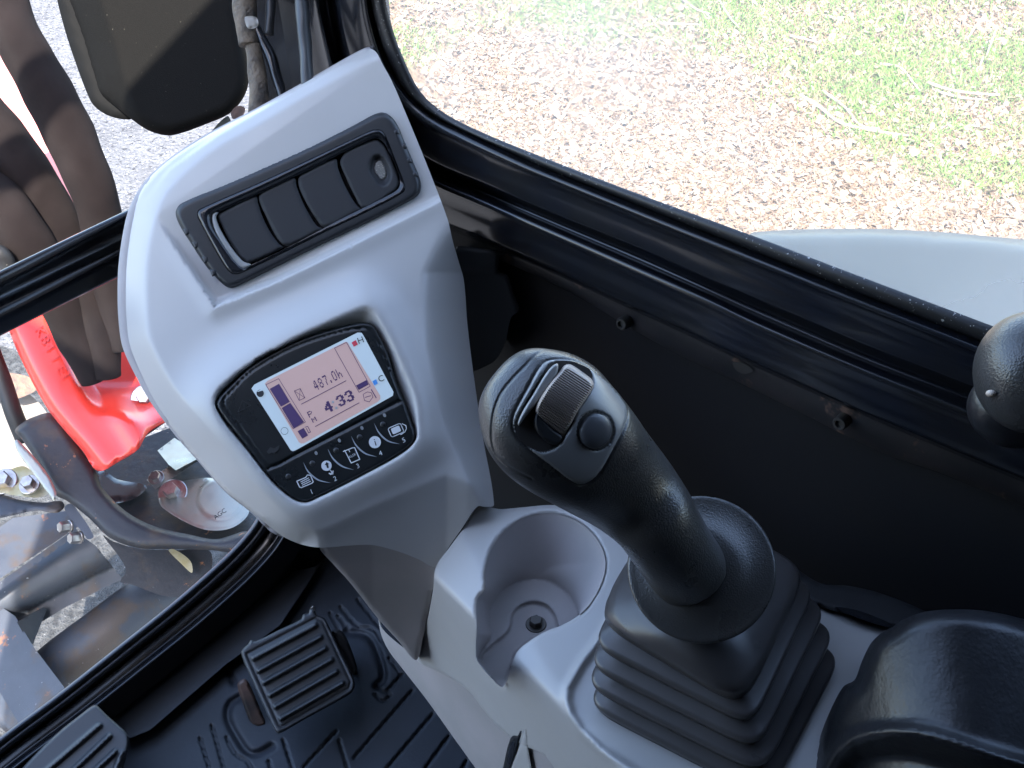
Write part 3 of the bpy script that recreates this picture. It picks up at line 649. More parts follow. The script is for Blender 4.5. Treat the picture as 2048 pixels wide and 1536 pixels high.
v, f = patch([(34, 1244), (86, 1214), (94, 1218), (66, 1288), (60, 1292)], lambda U, V: 1.95+(U-60)*.001-(V-1250)*.0004, 6, thick=.02, smooth_out=False); mesh_obj('gusset', v, f, STEEL, bf)
# far beam and track piece at the top left of the lower pane
v, f = patch([(-60, 820), (0, 800), (60, 790), (110, 870), (60, 980), (-60, 960)], lambda U, V: 2.2+0*U, 14, thick=.05); tag(mesh_obj('steel_step', v, f, mat('worn_step', (.10, .10, .10), .6, var=((.15, .11, .08), 9), bump=[('noise', 60, .4, .005)])), 'pale worn steel step beyond the hose at the left edge', 'step')
v, f = patch([(10, 745), (75, 762), (70, 782), (20, 800), (0, 790), (-60, 800), (-60, 760)], lambda U, V: 2.15+0*U, 8, thick=.03); tag(mesh_obj('rusty_edge', v, f, RUST), 'orange rusty steel edge between hose and red casting', 'steel edge')
v, f = patch([(-200, 690), (0, 690), (90, 740), (160, 800), (240, 880), (520, 920), (600, 1100), (500, 1300), (300, 1540), (0, 1800), (-300, 1700)], lambda U, V: zplane(GZ+.02)(U, V), 40, thick=.02)  # dark sheet: the machine's shade painted into the asphalt colour
tag(mesh_obj('ground_shade', v, f, mat('shade_dark_asphalt', (.022, .022, .023), .9, var=((.08, .08, .08), 60), bump=[('noise', 120, 1., .02, 6.)], spots=[((.3, .3, .3), 150, .66, .7)])), kind='structure'); bpy.data.objects['ground_shade'].name = 'pavement_shade'

# ================================================================== MIRROR + CABLES
mr = thing('rear_view_mirror', 'black textured back shell of a rounded mirror outside the windshield', 'mirror', (.6, 1.1, .6))
bo = SM(zo(0, 0, 3.413, [(380, -80), (390, 0), (450, 230), (520, 440), (600, 650), (640, 720), (720, 780), (820, 812), (900, 812), (1100, 700), (1100, -80)]), 6)
v, f = patch(bo, lambda U, V: 1.36+0*U+rnd(segdist(U, V, bo), 8, .006), 12, thick=.012); mesh_obj('rim', v, f, mat('mirror_rim', (.003, .003, .003), .7, spec=.1), mr)
ms = SM(zo(0, 0, 3.413, [(440, -90), (462, 0), (560, 260), (640, 520), (680, 640), (780, 720), (880, 800), (980, 872), (1050, 905), (1150, 925), (1250, 905), (1400, 850), (1560, 780), (1640, 700), (1690, 600), (1697, 480), (1670, 300), (1620, 0), (1600, -90)]), 6)
crs = zo(0, 0, 3.413, [(680, -90), (705, 0), (800, 300), (850, 500), (960, 800), (1000, 900)])
def zms(U, V):
    cu = np.interp(V, [p[1] for p in crs], [p[0] for p in crs])
    lf = np.maximum(cu-U, 0)
    return 1.30+(np.sqrt(lf**2+14**2)-14)*.0009+rnd(segdist(U, V, ms), 26, .022)
v, f = patch(ms, zms, 6, thick=.05); mesh_obj('shell', v, f, MIR, mr)
v, f = patch([(424, 262), (455, 232), (462, 250), (436, 262)], lambda U, V: 1.4+0*U, 6, thick=.02); mesh_obj('mount', v, f, ZINC, mr)
C1 = [([(486, -40, .985), (492, 40, .985), (498, 90, .985)], [24, 24, 20], MUD, 'muddy cable conduit behind the mirror, upper piece'),
      ([(505, 90, .985), (512, 130, .985), (518, 180, .985), (516, 240, .985)], [15, 18, 20, 20], MUD, 'mud covered cable conduit rising from behind the console top'),
      ([(542, -40, .985), (541, 20, .985), (538, 70, .985)], [9, 10, 9], BK, 'taped black cable beside the muddy conduit'),
      ([(508, 48, .985), (525, 80, .985), (540, 110, .985), (552, 150, .985), (566, 200, .985), (572, 240, .985)], [8, 10, 12, 11, 10, 10], BKG, 'glossy black cable bending down to the console top'),
      ([(602, -40, .955), (606, 40, .955), (612, 110, .955), (616, 190, .955)], [14, 14, 13, 13], mat('washer_hose', (.045, .05, .055), .4), 'straight grey black hose along the front pillar')]
for p, r, m_, lb in C1:
    v, f = tub_px(p, r, 14, .06, 4, 6); tag(mesh_obj('cable', v, f, m_), lb, 'cable', 'cables beside the front pillar')
v, f = patch([(490, 34), (512, 34), (516, 52), (498, 58), (492, 50)], lambda U, V: .95+0*U+rnd(segdist(U, V, [(490, 34), (512, 34), (516, 52), (498, 58), (492, 50)]), 4, .003), 4, thick=.008)
tag(mesh_obj('cable_tie', v, f, mat('tie_plastic', (.28, .26, .23), .5)), 'white plastic tie block on the black cable', 'cable tie')
v, f = patch([(462, 225), (475, 212), (490, 216), (486, 230), (466, 238)], lambda U, V: .97+0*U, 4, thick=.01); tag(mesh_obj('cable_clip', v, f, RUST), 'rusty clip below the mirror next to the console edge', 'clip')

# ================================================================== CONSOLE TOWER
tw = thing('instrument_console', 'pale grey plastic instrument tower with air vent and monitor', 'console', (.42, .5, .45))
TO = [(738, 97), (752, 104), (765, 128), (785, 165), (815, 235), (850, 320), (895, 438), (905, 480), (918, 525), (928, 562), (935, 650), (948, 755), (965, 870), (988, 1010), (972, 1014), (955, 1013), (925, 1055), (895, 1098), (871, 1134),
      (840, 1120), (800, 1104), (745, 1090), (700, 1091), (640, 1095), (600, 1088), (560, 1069), (500, 1020), (450, 980), (402, 925), (352, 868), (302, 800), (266, 735), (247, 690), (240, 640), (238, 590), (240, 530), (250, 460), (262, 415), (285, 373), (320, 335), (370, 298), (430, 262), (510, 221), (600, 171), (680, 125), (722, 102)]
left_edge = TO[24:]+TO[:1]
crease = [(430, 291), (360, 330), (318, 375), (303, 425), (302, 520), (306, 600), (325, 690), (352, 770), (372, 830), (420, 900), (470, 965), (530, 1030), (600, 1070)]
vrec = [(308, 434), (430, 612), (560, 560), (700, 492), (884, 400), (960, 400), (960, 40), (500, 40), (240, 300)]
mo = SM([(444, 774), (484, 740), (529, 713), (585, 680), (640, 654), (700, 627), (729, 616), (745, 622), (760, 645), (775, 671), (803, 731), (827, 791), (834, 850), (832, 880), (805, 908), (721, 955), (639, 996), (611, 1007), (585, 1000), (545, 968), (498, 908), (450, 850), (430, 812), (432, 790)])
mp = SM([(432, 808), (436, 797), (445, 787), (475, 757), (502, 732), (545, 706), (584, 686), (630, 668), (666, 658), (700, 649), (729, 645), (746, 651), (759, 671), (775, 705), (789, 753), (803, 790), (814, 819), (825, 850), (830, 866), (826, 884), (803, 904), (765, 927), (721, 951), (680, 972), (639, 992), (611, 1003), (589, 997), (572, 985), (551, 966), (525, 936), (502, 906), (478, 875), (455, 846), (440, 825)])
Kc = [(905, 380), (880, 450), (838, 545), (838, 620), (850, 700), (870, 780), (888, 850), (905, 900), (930, 960), (968, 1020), (985, 1060)]
low = [(540, 1030), (600, 1062), (650, 1052), (740, 1011), (820, 975), (893, 945), (935, 960)]
vi_ = SM(zo(300, 200, 3.413, [(345, 758), (700, 595), (1100, 410), (1400, 268), (1535, 212), (1575, 220), (1600, 250), (1670, 420), (1732, 590), (1718, 625), (1500, 745), (1200, 890), (900, 1040), (620, 1170), (568, 1176), (528, 1140), (440, 995), (360, 850), (334, 790)]), 6)
def offp(pl, s):
    P = np.array(pl, float); T = np.gradient(P, axis=0); T /= np.linalg.norm(T, axis=1)[:, None]
    return [tuple(q) for q in P+np.stack([-T[:, 1], T[:, 0]], 1)*s]
def zbase(U, V): return .900+(700-V)*.00005-(U-620)*.00002
def ztower(U, V, rec=True):
    Z = zbase(U, V)
    cr = np.array(crom(crease, 20)); dl = segdist(U, V, left_edge, False)
    # outer bevelled strip, left of the crease
    tri = inside(U, V, list(left_edge)[::-1]+crease+[(700, 180)])
    wl = np.interp(V, [200, 300, 430, 900, 1050], [26, 34, 58, 58, 40]); xl = np.maximum(1-dl/wl, 0)
    Z = Z+.021*(np.sqrt(xl**2+.12**2)-.12)*wl/58+rnd(dl, 8, .004)
    # broad crown of the front face
    Z = Z+.00000008*(U-600)**2
    # vent recess
    dr = sd(U, V, vrec); a = np.clip(((U-305)*.57+(V-435)*.82)/215, 0, 1.15)
    a = a*(1-.55*ss(U, 450, 900))
    if rec: Z = Z+.011*a*ss(-dr, -1, 11)
    Z = Z-.003*np.exp(-(dr/22.)**2)*(dr > 0)*a
    # hood swell around the monitor
    Z = Z-.015*np.exp(-((np.maximum(sd(U, V, mo), 0)/52.)**2))
    # right flank turning away
    ku = np.interp(V, [p[1] for p in Kc], [p[0] for p in Kc]); dk = (U-ku)
    w = 40-25*ss(V, 480, 900)
    Z = Z+.00065*(np.sqrt(np.maximum(dk, 0)**2+w**2)-w)*ss(V, 400, 520)
    # underside turning away below the monitor
    lv = np.interp(U, [p[0] for p in low], [p[1] for p in low]); db = V-lv
    Z = Z+.00026*(np.sqrt(np.maximum(db, 0)**2+10**2)-10)
    lip_ = [(790, 108), (749, 110), (700, 124), (647, 146), (585, 178), (522, 222), (430, 275), (340, 340), (280, 420)]
    dlp = sd(U, V, lip_+[(150, 420), (150, 40), (790, 40)]); Z = Z+.0035*ss(-dlp, -1, 6)*ss(U, 260, 420)
    # monitor recess
    if rec:
        di = sd(U, V, mp); do = sd(U, V, mo)
        t = np.clip(-do, 0, None)/(np.clip(-do, 0, None)+np.clip(di, 0, None)+1e-6)
        Z = Z+np.where(do < 0, .014*t, 0)*(di > -60)
        Z = Z+rnd(np.abs(do), 3, .0012)
    return Z
v, f = patch(TO, ztower, 5, holes=[vi_, mp], lines=[crease]+[offp(vrec[:5], q) for q in (0, -3.5, -7, -11, 3.5)]+[mo+mo[:1]], thick=.05, shrink=.97)
mesh_obj('housing', v, f, G1, tw)
ctr_ = np.array([600, 600.])
TOb = [tuple(np.array(p)+(np.array(p)-ctr_)/np.linalg.norm(np.array(p)-ctr_)*3.0) for p in TO[25:]+TO[:3]]+[(760, 400), (800, 900), (760, 1080)]
v, f = patch(TOb, lambda U, V: zbase(U, V)+.0235+rnd(segdist(U, V, TOb[:-3], False), 6, .003), 9, thick=.07, shrink=.96)
mesh_obj('rear_cover', v, f, G2, tw)
# lower foot panel
LP = [(640, 1094), (700, 1090), (745, 1089), (800, 1103), (840, 1119), (871, 1133), (864, 1185), (856, 1230), (846, 1275), (832, 1320), (795, 1280), (755, 1236), (700, 1165), (668, 1130)]
SP0 = PP(871., 1133., (0, 0, .68), (0, 0, 1)); SP1 = PP(1150., 1440., (0, 0, .68), (0, 0, 1))
sdv = SP1-SP0; sn = np.cross(sdv, [0, 0, 1]); sn /= np.linalg.norm(sn)
if sn[0] > 0: sn = -sn
sn2 = sn+np.array([0, 0, -.06]); sn2 /= np.linalg.norm(sn2)
def zside(U, V): return ZP(U, V, SP0, sn2)
v, f = patch(LP, lambda U, V: ztower(U, np.minimum(V, np.interp(U, [640, 700, 745, 800, 871], [1094, 1090, 1089, 1103, 1133])))+.0005*np.maximum(V-np.interp(U, [640, 700, 745, 800, 871], [1094, 1090, 1089, 1103, 1133]), 0)+rnd(segdist(U, V, LP[6:]+LP[:1], False), 9, .005), 6, thick=.04)
mesh_obj('foot_panel', v, f, G2, tw)
# --- vent
def zvent(U, V):
    a = np.clip(((U-305)*.57+(V-435)*.82)/215, 0, 1.15)
    return ztower(U, V)
def vplane():
    pts = np.array([(360., 430.), (760., 240.), (820., 385.), (450., 560.)]); Z = ztower(pts[:, 0], pts[:, 1])
    A = np.c_[pts, np.ones(4)]; return np.linalg.lstsq(A, Z, rcond=None)[0]
vp = vplane()
zv = lambda U, V, o=0.: vp[0]*U+vp[1]*V+vp[2]+o
vo = SM(zo(300, 200, 3.413, [(215, 705), (500, 580), (800, 448), (1100, 312), (1400, 165), (1530, 98), (1590, 85), (1645, 112), (1690, 172), (1740, 290), (1800, 430), (1848, 560), (1842, 630), (1790, 682), (1500, 835), (1200, 980), (900, 1125), (600, 1270), (540, 1282), (480, 1242), (380, 1130), (280, 980), (200, 850), (175, 765)]), 6)
vi = SM(zo(300, 200, 3.413, [(335, 748), (700, 585), (1100, 400), (1400, 258), (1535, 200), (1580, 208), (1610, 245), (1680, 420), (1742, 590), (1728, 632), (1500, 755), (1200, 900), (900, 1050), (620, 1182), (565, 1188), (520, 1150), (430, 1000), (350, 850), (322, 785)]), 6)
vl = SM(zo(300, 200, 3.413, [(430, 790), (470, 765), (800, 615), (1100, 470), (1400, 320), (1540, 262), (1590, 285), (1640, 370), (1705, 540), (1695, 605), (1600, 665), (1300, 815), (1000, 975), (720, 1112), (660, 1130), (600, 1080), (520, 970), (440, 850)]), 6)
v, f = patch(vo, lambda U, V: zv(U, V, -.006)+rnd(segdist(U, V, vo), 9, .006), 5, holes=[vi], thick=.008)
vt = mesh_obj('air_vent', v, f, BK, tw)
v, f = patch(vi, lambda U, V: zv(U, V, -.008)+rnd(-sd(U, V, vi), 6, .003)+.004*ss(-(sd(U, V, vl)), -14, 0), 4, holes=[vl], thick=.012)
mesh_obj('inner_frame', v, f, BKG, vt)
v, f = patch([tuple(np.array(p)*1.0) for p in vl], lambda U, V: zv(U, V, .006), 12, thick=.002); mesh_obj('louvre_well', v, f, BKG, vt)
LS = [[(480, 768), (722, 652), (738, 700), (770, 800), (830, 915), (880, 980), (908, 1008), (700, 1108), (655, 1110), (610, 1070), (540, 960), (492, 865), (462, 800)],
      [(748, 642), (790, 612), (985, 528), (1002, 590), (1045, 700), (1090, 785), (1140, 860), (1178, 882), (960, 996), (912, 990), (860, 930), (795, 800), (745, 690)],
      [(1020, 518), (1060, 490), (1265, 400), (1285, 470), (1325, 570), (1375, 665), (1415, 722), (1440, 748), (1225, 868), (1182, 868), (1125, 800), (1055, 680), (1012, 575)],
      [(1312, 385), (1342, 350), (1500, 282), (1560, 275), (1605, 320), (1680, 480), (1702, 560), (1692, 600), (1655, 635), (1485, 738), (1440, 730), (1400, 660), (1335, 525), (1298, 430)]]
dim = SM(zo(300, 200, 3.413, [(1498, 480), (1505, 420), (1530, 385), (1570, 378), (1605, 410), (1640, 490), (1635, 545), (1605, 580), (1565, 578), (1540, 545)]), 6)
for i, l in enumerate(LS):
    P_ = SM(zo(300, 200, 3.413, l))
    def zs(U, V, P_=P_, i=i):
        z = zv(U, V, -.0035)+rnd(-sd(U, V, P_), 4, .002)
        # slight barrel across each slat
        if i == 3: z = z+.0045*ss(-sd(U, V, dim), -3, 7)
        return z
    v, f = patch(P_, zs, 3.2 if i == 3 else 4.5, thick=.004, lines=[dim+dim[:1]] if i == 3 else [])
    mesh_obj('louvre', v, f, BKM, vt)
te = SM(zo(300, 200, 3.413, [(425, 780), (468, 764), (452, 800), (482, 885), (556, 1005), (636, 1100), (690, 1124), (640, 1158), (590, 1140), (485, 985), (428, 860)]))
v, f = patch(te, lambda U, V: zv(U, V, -.0065)+rnd(-sd(U, V, te), 5, .003), 3, thick=.006); mesh_obj('edge_sheen', v, f, mat('painted_vent_sheen', (.30, .29, .27), .22, spec=.8), vt)  # gloss reflection on the black frame, painted as a pale crescent
tr_ = SM([(np.mean([p[0] for p in dim])+(p[0]-np.mean([p[0] for p in dim]))*.62+1.2, np.mean([p[1] for p in dim])+(p[1]-np.mean([p[1] for p in dim]))*.66) for p in dim], 2)
v, f = patch(tr_, lambda U, V: zv(U, V, .0002)+rnd(-sd(U, V, tr_), 3, .0015), 2.5, thick=.001); mesh_obj('thumb_recess', v, f, mat('pale_recess', (.17, .16, .14), .4, dust=((.5, .45, .38), 900, .6)), vt)  # paler insert in the dimple of the last slat
tk = []
for (x, y) in [(1680, 215), (1733, 312), (1766, 410), (1808, 505)]:
    o = [(x-26, y-8), (x+10, y-22), (x+26, y+18), (x-10, y+24)]; o = zo(300, 200, 3.413, o); tk.append(patch(o, lambda U, V, o=o: zv(U, V, -.0062)+rnd(-sd(U, V, o), 3, .0012)*1., 2.5, thick=.0015, smooth_out=False))
for (x, y) in [(250, 900), (312, 990), (378, 1090), (432, 1180)]:
    o = [(x-26, y-24), (x+22, y-26), (x+24, y+16), (x-8, y+26)]; o = zo(300, 200, 3.413, o); tk.append(patch(o, lambda U, V, o=o: zv(U, V, -.0062)+rnd(-sd(U, V, o), 3, .0012)*1., 2.5, thick=.0015, smooth_out=False))
for q in tk: mesh_obj('raised_mark', *q, BK, vt)
# --- monitor
def mplane():
    pts = np.array([(445., 800.), (735., 655.), (820., 870.), (600., 990.), (640., 820.)]); Z = ztower(pts[:, 0], pts[:, 1], False)+.004
    A = np.c_[pts, np.ones(5)]; return np.linalg.lstsq(A, Z, rcond=None)[0]
mpn = mplane()
zm = lambda U, V, o=0.: mpn[0]*U+mpn[1]*V+mpn[2]+o
zg = lambda x, y: (420+x/3.657, 600+y/3.657)
def Zq(l): return [zg(x, y) for x, y in l]
div = Zq([(380, 1250), (430, 1232), (700, 1100), (1000, 945), (1200, 840), (1430, 728), (1500, 690)])
gls = SM(Zq([(100, 725), (140, 680), (300, 520), (600, 350), (900, 245), (1100, 205), (1170, 215), (1220, 290), (1320, 520), (1395, 715), (1380, 735), (1200, 835), (900, 990), (600, 1145), (470, 1215), (430, 1205), (350, 1110), (200, 900), (110, 790)]))
def zmon(U, V):
    z = zm(U, V, -.001)+rnd(-sd(U, V, mp), 5, .003)+.0012*np.exp(-(segdist(U, V, div, False)/1.6)**2)
    return z+.0010*np.exp(-(sd(U, V, gls)/1.8)**2)
v, f = patch(mp, zmon, 3.6, lines=[div, gls+gls[:1]], thick=.02)
mon = mesh_obj('monitor', v, f, mat('monitor_black', (.01, .012, .013), .3, spec=.45, rvar=.04, dust=((.2, .2, .2), 420, .82)), tw)
gap = mp
def flat(pts, o, m_, name, smooth_out=False, sp=12, parent=mon, thick=.0001):
    v, f = patch(pts, lambda U, V: zm(U, V, o), sp, thick=thick, smooth_out=smooth_out); return mesh_obj(name, v, f, m_, parent, smooth=False)
flat(Zq([(303, 648), (325, 618), (1080, 238), (1108, 240), (1122, 258), (1342, 672), (1338, 700), (625, 1100), (605, 1106), (590, 1098)]), -.0015, LCDW, 'lcd_surround')
flat(Zq([(400, 612), (420, 590), (990, 305), (1005, 308), (1245, 700), (1246, 725), (1225, 745), (690, 1045), (668, 1050), (650, 1040)]), -.0018, LCDP, 'lcd_screen')
o3 = -.0021
def stroke(pts, w, closed=False):
    P = np.array([zg(*p) for p in pts]); w = w/3.657/2
    out = []; n = len(P)
    for i in range(n if closed else n-1):
        a, b = P[i], P[(i+1) % n]; t = (b-a)/np.linalg.norm(b-a); nn = np.array([-t[1], t[0]])*w
        q = np.array([a-nn-t*w*.8, b-nn+t*w*.8, b+nn+t*w*.8, a+nn-t*w*.8])
        out.append((PZ(q[:, 0], q[:, 1], zm(q[:, 0], q[:, 1], o3)), [(0, 1, 2, 3)]))
    return merge(*out)
def fillp(pts, o=None):
    q = np.array([zg(*p) for p in pts]); return (PZ(q[:, 0], q[:, 1], zm(q[:, 0], q[:, 1], o3 if o is None else o)), [tuple(range(len(q)))])
def circz(cx, cy, r, n=24, ry=None, rot=0):
    ry = ry or r
    return [(cx+r*math.cos(t)*math.cos(rot)-ry*math.sin(t)*math.sin(rot), cy+r*math.cos(t)*math.sin(rot)+ry*math.sin(t)*math.cos(rot)) for t in np.linspace(0, 2*math.pi, n+1)[:-1]]
g = [stroke([(408, 620), (502, 575), (698, 892), (608, 942)], 4, True), fillp([(437, 650), (505, 612), (585, 745), (520, 782)]), fillp([(524, 790), (588, 752), (688, 893), (612, 938)])]
g += [stroke([(910, 352), (998, 310), (1172, 630), (1090, 675)], 4, True), fillp([(1068, 625), (1145, 585), (1160, 618), (1088, 658)])]
g += [stroke([(668, 762), (995, 590)], 5), stroke([(770, 925), (1090, 752)], 5)]
g += [stroke([(617, 665), (660, 648), (694, 715), (652, 735)], 4, True), stroke([(617, 665), (694, 715)], 3), stroke([(660, 648), (652, 735)], 3)]
g += [fillp([(640, 960), (685, 935), (718, 990), (675, 1014)]), stroke([(695, 930), (715, 925), (735, 965), (722, 972), (705, 940)], 5)]
g += [stroke([(1120, 690), (1150, 672), (1180, 678), (1192, 710), (1165, 745), (1130, 735)], 4, True), stroke([(1135, 712), (1175, 700)], 5), stroke([(1180, 655), (1215, 715)], 7)]
mesh_obj('lcd_gauges', *merge(*g), LCDI, mon, smooth=False)
mesh_obj('half_dashes', *merge(*[fillp([(522+i*9, 778-i*4.9), (526+i*9, 776-i*4.9), (527+i*9, 779-i*4.9), (523+i*9, 781-i*4.9)], o3-.0002) for i in range(8)]), LCDP, mon, smooth=False)
FN = {'4': ["..##.", ".#.#.", ".#.#.", "#..#.", "#####", "...#.", "...#."], '8': [".###.", "#...#", "#...#", ".###.", "#...#", "#...#", ".###."], '7': ["#####", "....#", "...#.", "...#.", "..#..", "..#..", "..#.."],
      '.': [".....", ".....", ".....", ".....", ".....", ".##..", ".##.."], '0': [".###.", "#...#", "#...#", "#...#", "#...#", "#...#", ".###."], 'h': ["#....", "#....", "#....", "#.##.", "##..#", "#...#", "#...#"],
      '3': [".####.", "##..##", "....##", "..###.", "....##", "##..##", ".####."], 'B4': ["...##.", "..###.", ".####.", "##.##.", "######", "...##.", "...##."], ':': ["......", "..##..", "..##..", "......", "..##..", "..##..", "......"],
      'P': ["####.", "#...#", "#...#", "####.", "#....", "#....", "#...."], 'M': ["#...#", "##.##", "#.#.#", "#.#.#", "#...#", "#...#", "#...#"]}
def glyph(rows, tl, ex, ey):
    out = []; nr = len(rows); nc = len(rows[0]); tl = np.array(tl, float); ex = np.array(ex, float)/nc; ey = np.array(ey, float)/nr
    for r_, row in enumerate(rows):
        c0 = 0
        while c0 < nc:
            if row[c0] == '#':
                c1 = c0
                while c1 < nc and row[c1] == '#': c1 += 1
                q = [tl+ex*c0+ey*r_, tl+ex*c1+ey*r_, tl+ex*c1+ey*(r_+1.02), tl+ex*c0+ey*(r_+1.02)]; out.append(fillp(q)); c0 = c1
            else: c0 += 1
    return merge(*out)
exd = np.array([.885, -.465]); eyd = np.array([.44, .90])
tx = []
p = np.array([745., 598.])
for ch_, wd_ in (('4', 33), ('8', 33), ('7', 33), ('.', 24), ('0', 33), ('h', 33)):
    tx.append(glyph(FN[ch_], p, exd*(wd_-4), eyd*74)); p = p+exd*(wd_+7)
p = np.array([822., 760.])
for k, (ch_, wd_) in enumerate((('B4', 60), (':', 34), ('3', 60), ('3', 60))):
    if ch_ != ':': tx.append(glyph(FN[ch_], p, exd*wd_, eyd*80))
    p = p+exd*(wd_+(10 if ch_ != ':' else -2))
tx.append(glyph(FN['P'], (708, 822), exd*34, eyd*44)); tx.append(glyph(FN['M'], (738, 868), exd*34, eyd*34))
mesh_obj('lcd_readout', *merge(*tx), LCDI, mon, smooth=False)
mesh_obj('clock_colon', *merge(fillp([(888, 742), (902, 735), (910, 750), (896, 757)]), fillp([(913, 785), (927, 778), (935, 793), (921, 800)])), GLZ, mon, smooth=False)
hh = text_mesh('H', zg(1102, 296), (17.5, -6.5), (-6, -17), lambda U, V: zm(U, V, o3), space=1); cc_ = text_mesh('C', zg(1252, 576), (16, -7), (-6, -16), lambda U, V: zm(U, V, o3))
mesh_obj('hot_letter', *hh, INK, mon, smooth=False); mesh_obj('cold_letter', *cc_, INK, mon, smooth=False)
mesh_obj('full_mark', *fillp(circz(367, 683, 27)), INK, mon, smooth=False); mesh_obj('empty_mark', *stroke(circz(545, 958, 26), 3, True), INK, mon, smooth=False)
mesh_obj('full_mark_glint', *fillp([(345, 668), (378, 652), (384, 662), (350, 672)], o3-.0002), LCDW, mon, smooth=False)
mesh_obj('hot_mark', *fillp([(1035, 312), (1065, 292), (1082, 325), (1052, 342)]), SREF, mon, smooth=False)
mesh_obj('cold_mark', *fillp([(1188, 595), (1215, 578), (1228, 610), (1202, 626)]), SBLU, mon, smooth=False)
# symbols under the screen
ez = lambda U, V: zm(U, V, o3)
s1 = merge(stroke([(635, 1325), (700, 1298), (712, 1280), (735, 1282), (755, 1330), (745, 1340), (668, 1372), (655, 1368)], 7, True), stroke([(665, 1330), (720, 1302)], 6), stroke([(670, 1342), (728, 1314)], 6), stroke([(676, 1354), (735, 1326)], 6))
mesh_obj('menu_symbol', *s1, WHT, mon, smooth=False)
ring2 = merge(fillp(circz(852, 1212, 38, 30)))
mesh_obj('hook_symbol', *merge(ring2, stroke([(880, 1245), (892, 1258), (886, 1272), (872, 1268)], 8), stroke([(900, 1250), (898, 1272), (880, 1276)], 7)), WHT, mon, smooth=False)
mesh_obj('hook_symbol_arrow', *merge(fillp([(838, 1208), (852, 1184), (872, 1200)], o3-.0002), fillp([(848, 1205), (862, 1200), (870, 1226), (856, 1230)], o3-.0002)), INK, mon, smooth=False)
mesh_obj('aux_symbol', *merge(stroke([(975, 1108), (1040, 1082), (1058, 1080), (1095, 1165), (1033, 1192), (985, 1100)], 7), stroke([(1012, 1092), (1022, 1110)], 6), text_mesh('AUX', zg(1040, 1140), (7.2, -3.6), (-2.6, -7.2), ez)), WHT, mon, smooth=False)
mesh_obj('info_symbol', *merge(fillp(circz(1206, 1040, 44, 32))), WHT, mon, smooth=False)
mesh_obj('info_symbol_letter', *text_mesh('i', zg(1208, 1042), (20, -8), (-6, -20), lambda U, V: zm(U, V, o3-.0002)), INK, mon, smooth=False)
def rrect(c, ex, ey, n=6, r=.35):
    out = []
    for sx, sy, a0 in ((1, 1, 0), (-1, 1, 90), (-1, -1, 180), (1, -1, 270)):
        for k in range(n+1):
            t = math.radians(a0+90*k/n); out.append(np.array(c)+np.array(ex)*(sx*(1-r)+r*math.cos(t))+np.array(ey)*(sy*(1-r)+r*math.sin(t)))
    return out
mesh_obj('screen_symbol', *merge(stroke(rrect((1360, 952), (46, -20), (14, 32)), 6, True), fillp(rrect((1360, 950), (30, -13), (9, 21))), stroke([(1405, 905), (1432, 918), (1437, 940), (1425, 965), (1395, 985)], 6)), WHT, mon, smooth=False)
nums = [text_mesh(str(i+1), zg(x, y), (12.5, -5.8), (-5, -12.5), ez) for i, (x, y) in enumerate([(743, 1403), (915, 1308), (1082, 1215), (1248, 1122), (1418, 1026)])]
mesh_obj('button_numbers', *merge(*nums), WHT, mon, smooth=False)
for p_ in ([(683, 1188), (718, 1255), (790, 1315), (880, 1338)], [(860, 1088), (900, 1160), (965, 1215), (1052, 1243)], [(1032, 995), (1070, 1065), (1135, 1122), (1220, 1147)], [(1200, 900), (1235, 970), (1300, 1030), (1388, 1054)]):
    c_ = crom(p_, 10); n_ = len(c_); T = np.gradient(c_, axis=0); T /= np.linalg.norm(T, axis=1)[:, None]; w_ = 5.5*np.sin(np.linspace(0, math.pi, n_))[:, None]+.4
    Nn = np.stack([-T[:, 1], T[:, 0]], 1); A = c_+Nn*w_; B = c_-Nn*w_
    q = np.array([zg(*x) for x in np.vstack([A, B[::-1]])]); mesh_obj('button_divider', PZ(q[:, 0], q[:, 1], zm(q[:, 0], q[:, 1], o3)), [tuple(range(len(q)))], SIL, mon, smooth=False)
for (x, y) in [(573, 1290), (749, 1195), (923, 1100), (1095, 1003), (1265, 910)]:
    u_, v_ = zg(x, y); P0 = PZ(u_, v_, zm(u_, v_, -.001)); mesh_obj('sensor_dot', *lathe(P0, -F_, [(.0022, 0), (.0020, .0006), (.0012, .001), (.0001, .0011)], 20), GHO, mon)
for (x, y) in [(776, 1120), (946, 1027), (1111, 936), (1276, 843)]:
    v, f = fillp(circz(x, y, 15, 20, 11, 1.1)); mesh_obj('indicator_lamp', v, f, mat('indicator_lens', (.25, .25, .25), .4) if 'indicator_lens' not in bpy.data.materials else bpy.data.materials['indicator_lens'], mon, smooth=False)
mesh_obj('warning_symbol', *merge(stroke([(205, 818), (235, 735), (300, 770)], 4, True), stroke([(248, 758), (250, 785)], 5)), GHO, mon, smooth=False)
mesh_obj('heater_symbol', *merge(fillp([(415, 1110), (440, 1075), (470, 1085), (508, 1060), (500, 1095), (470, 1125), (450, 1115), (430, 1128)])), GHO, mon, smooth=False)

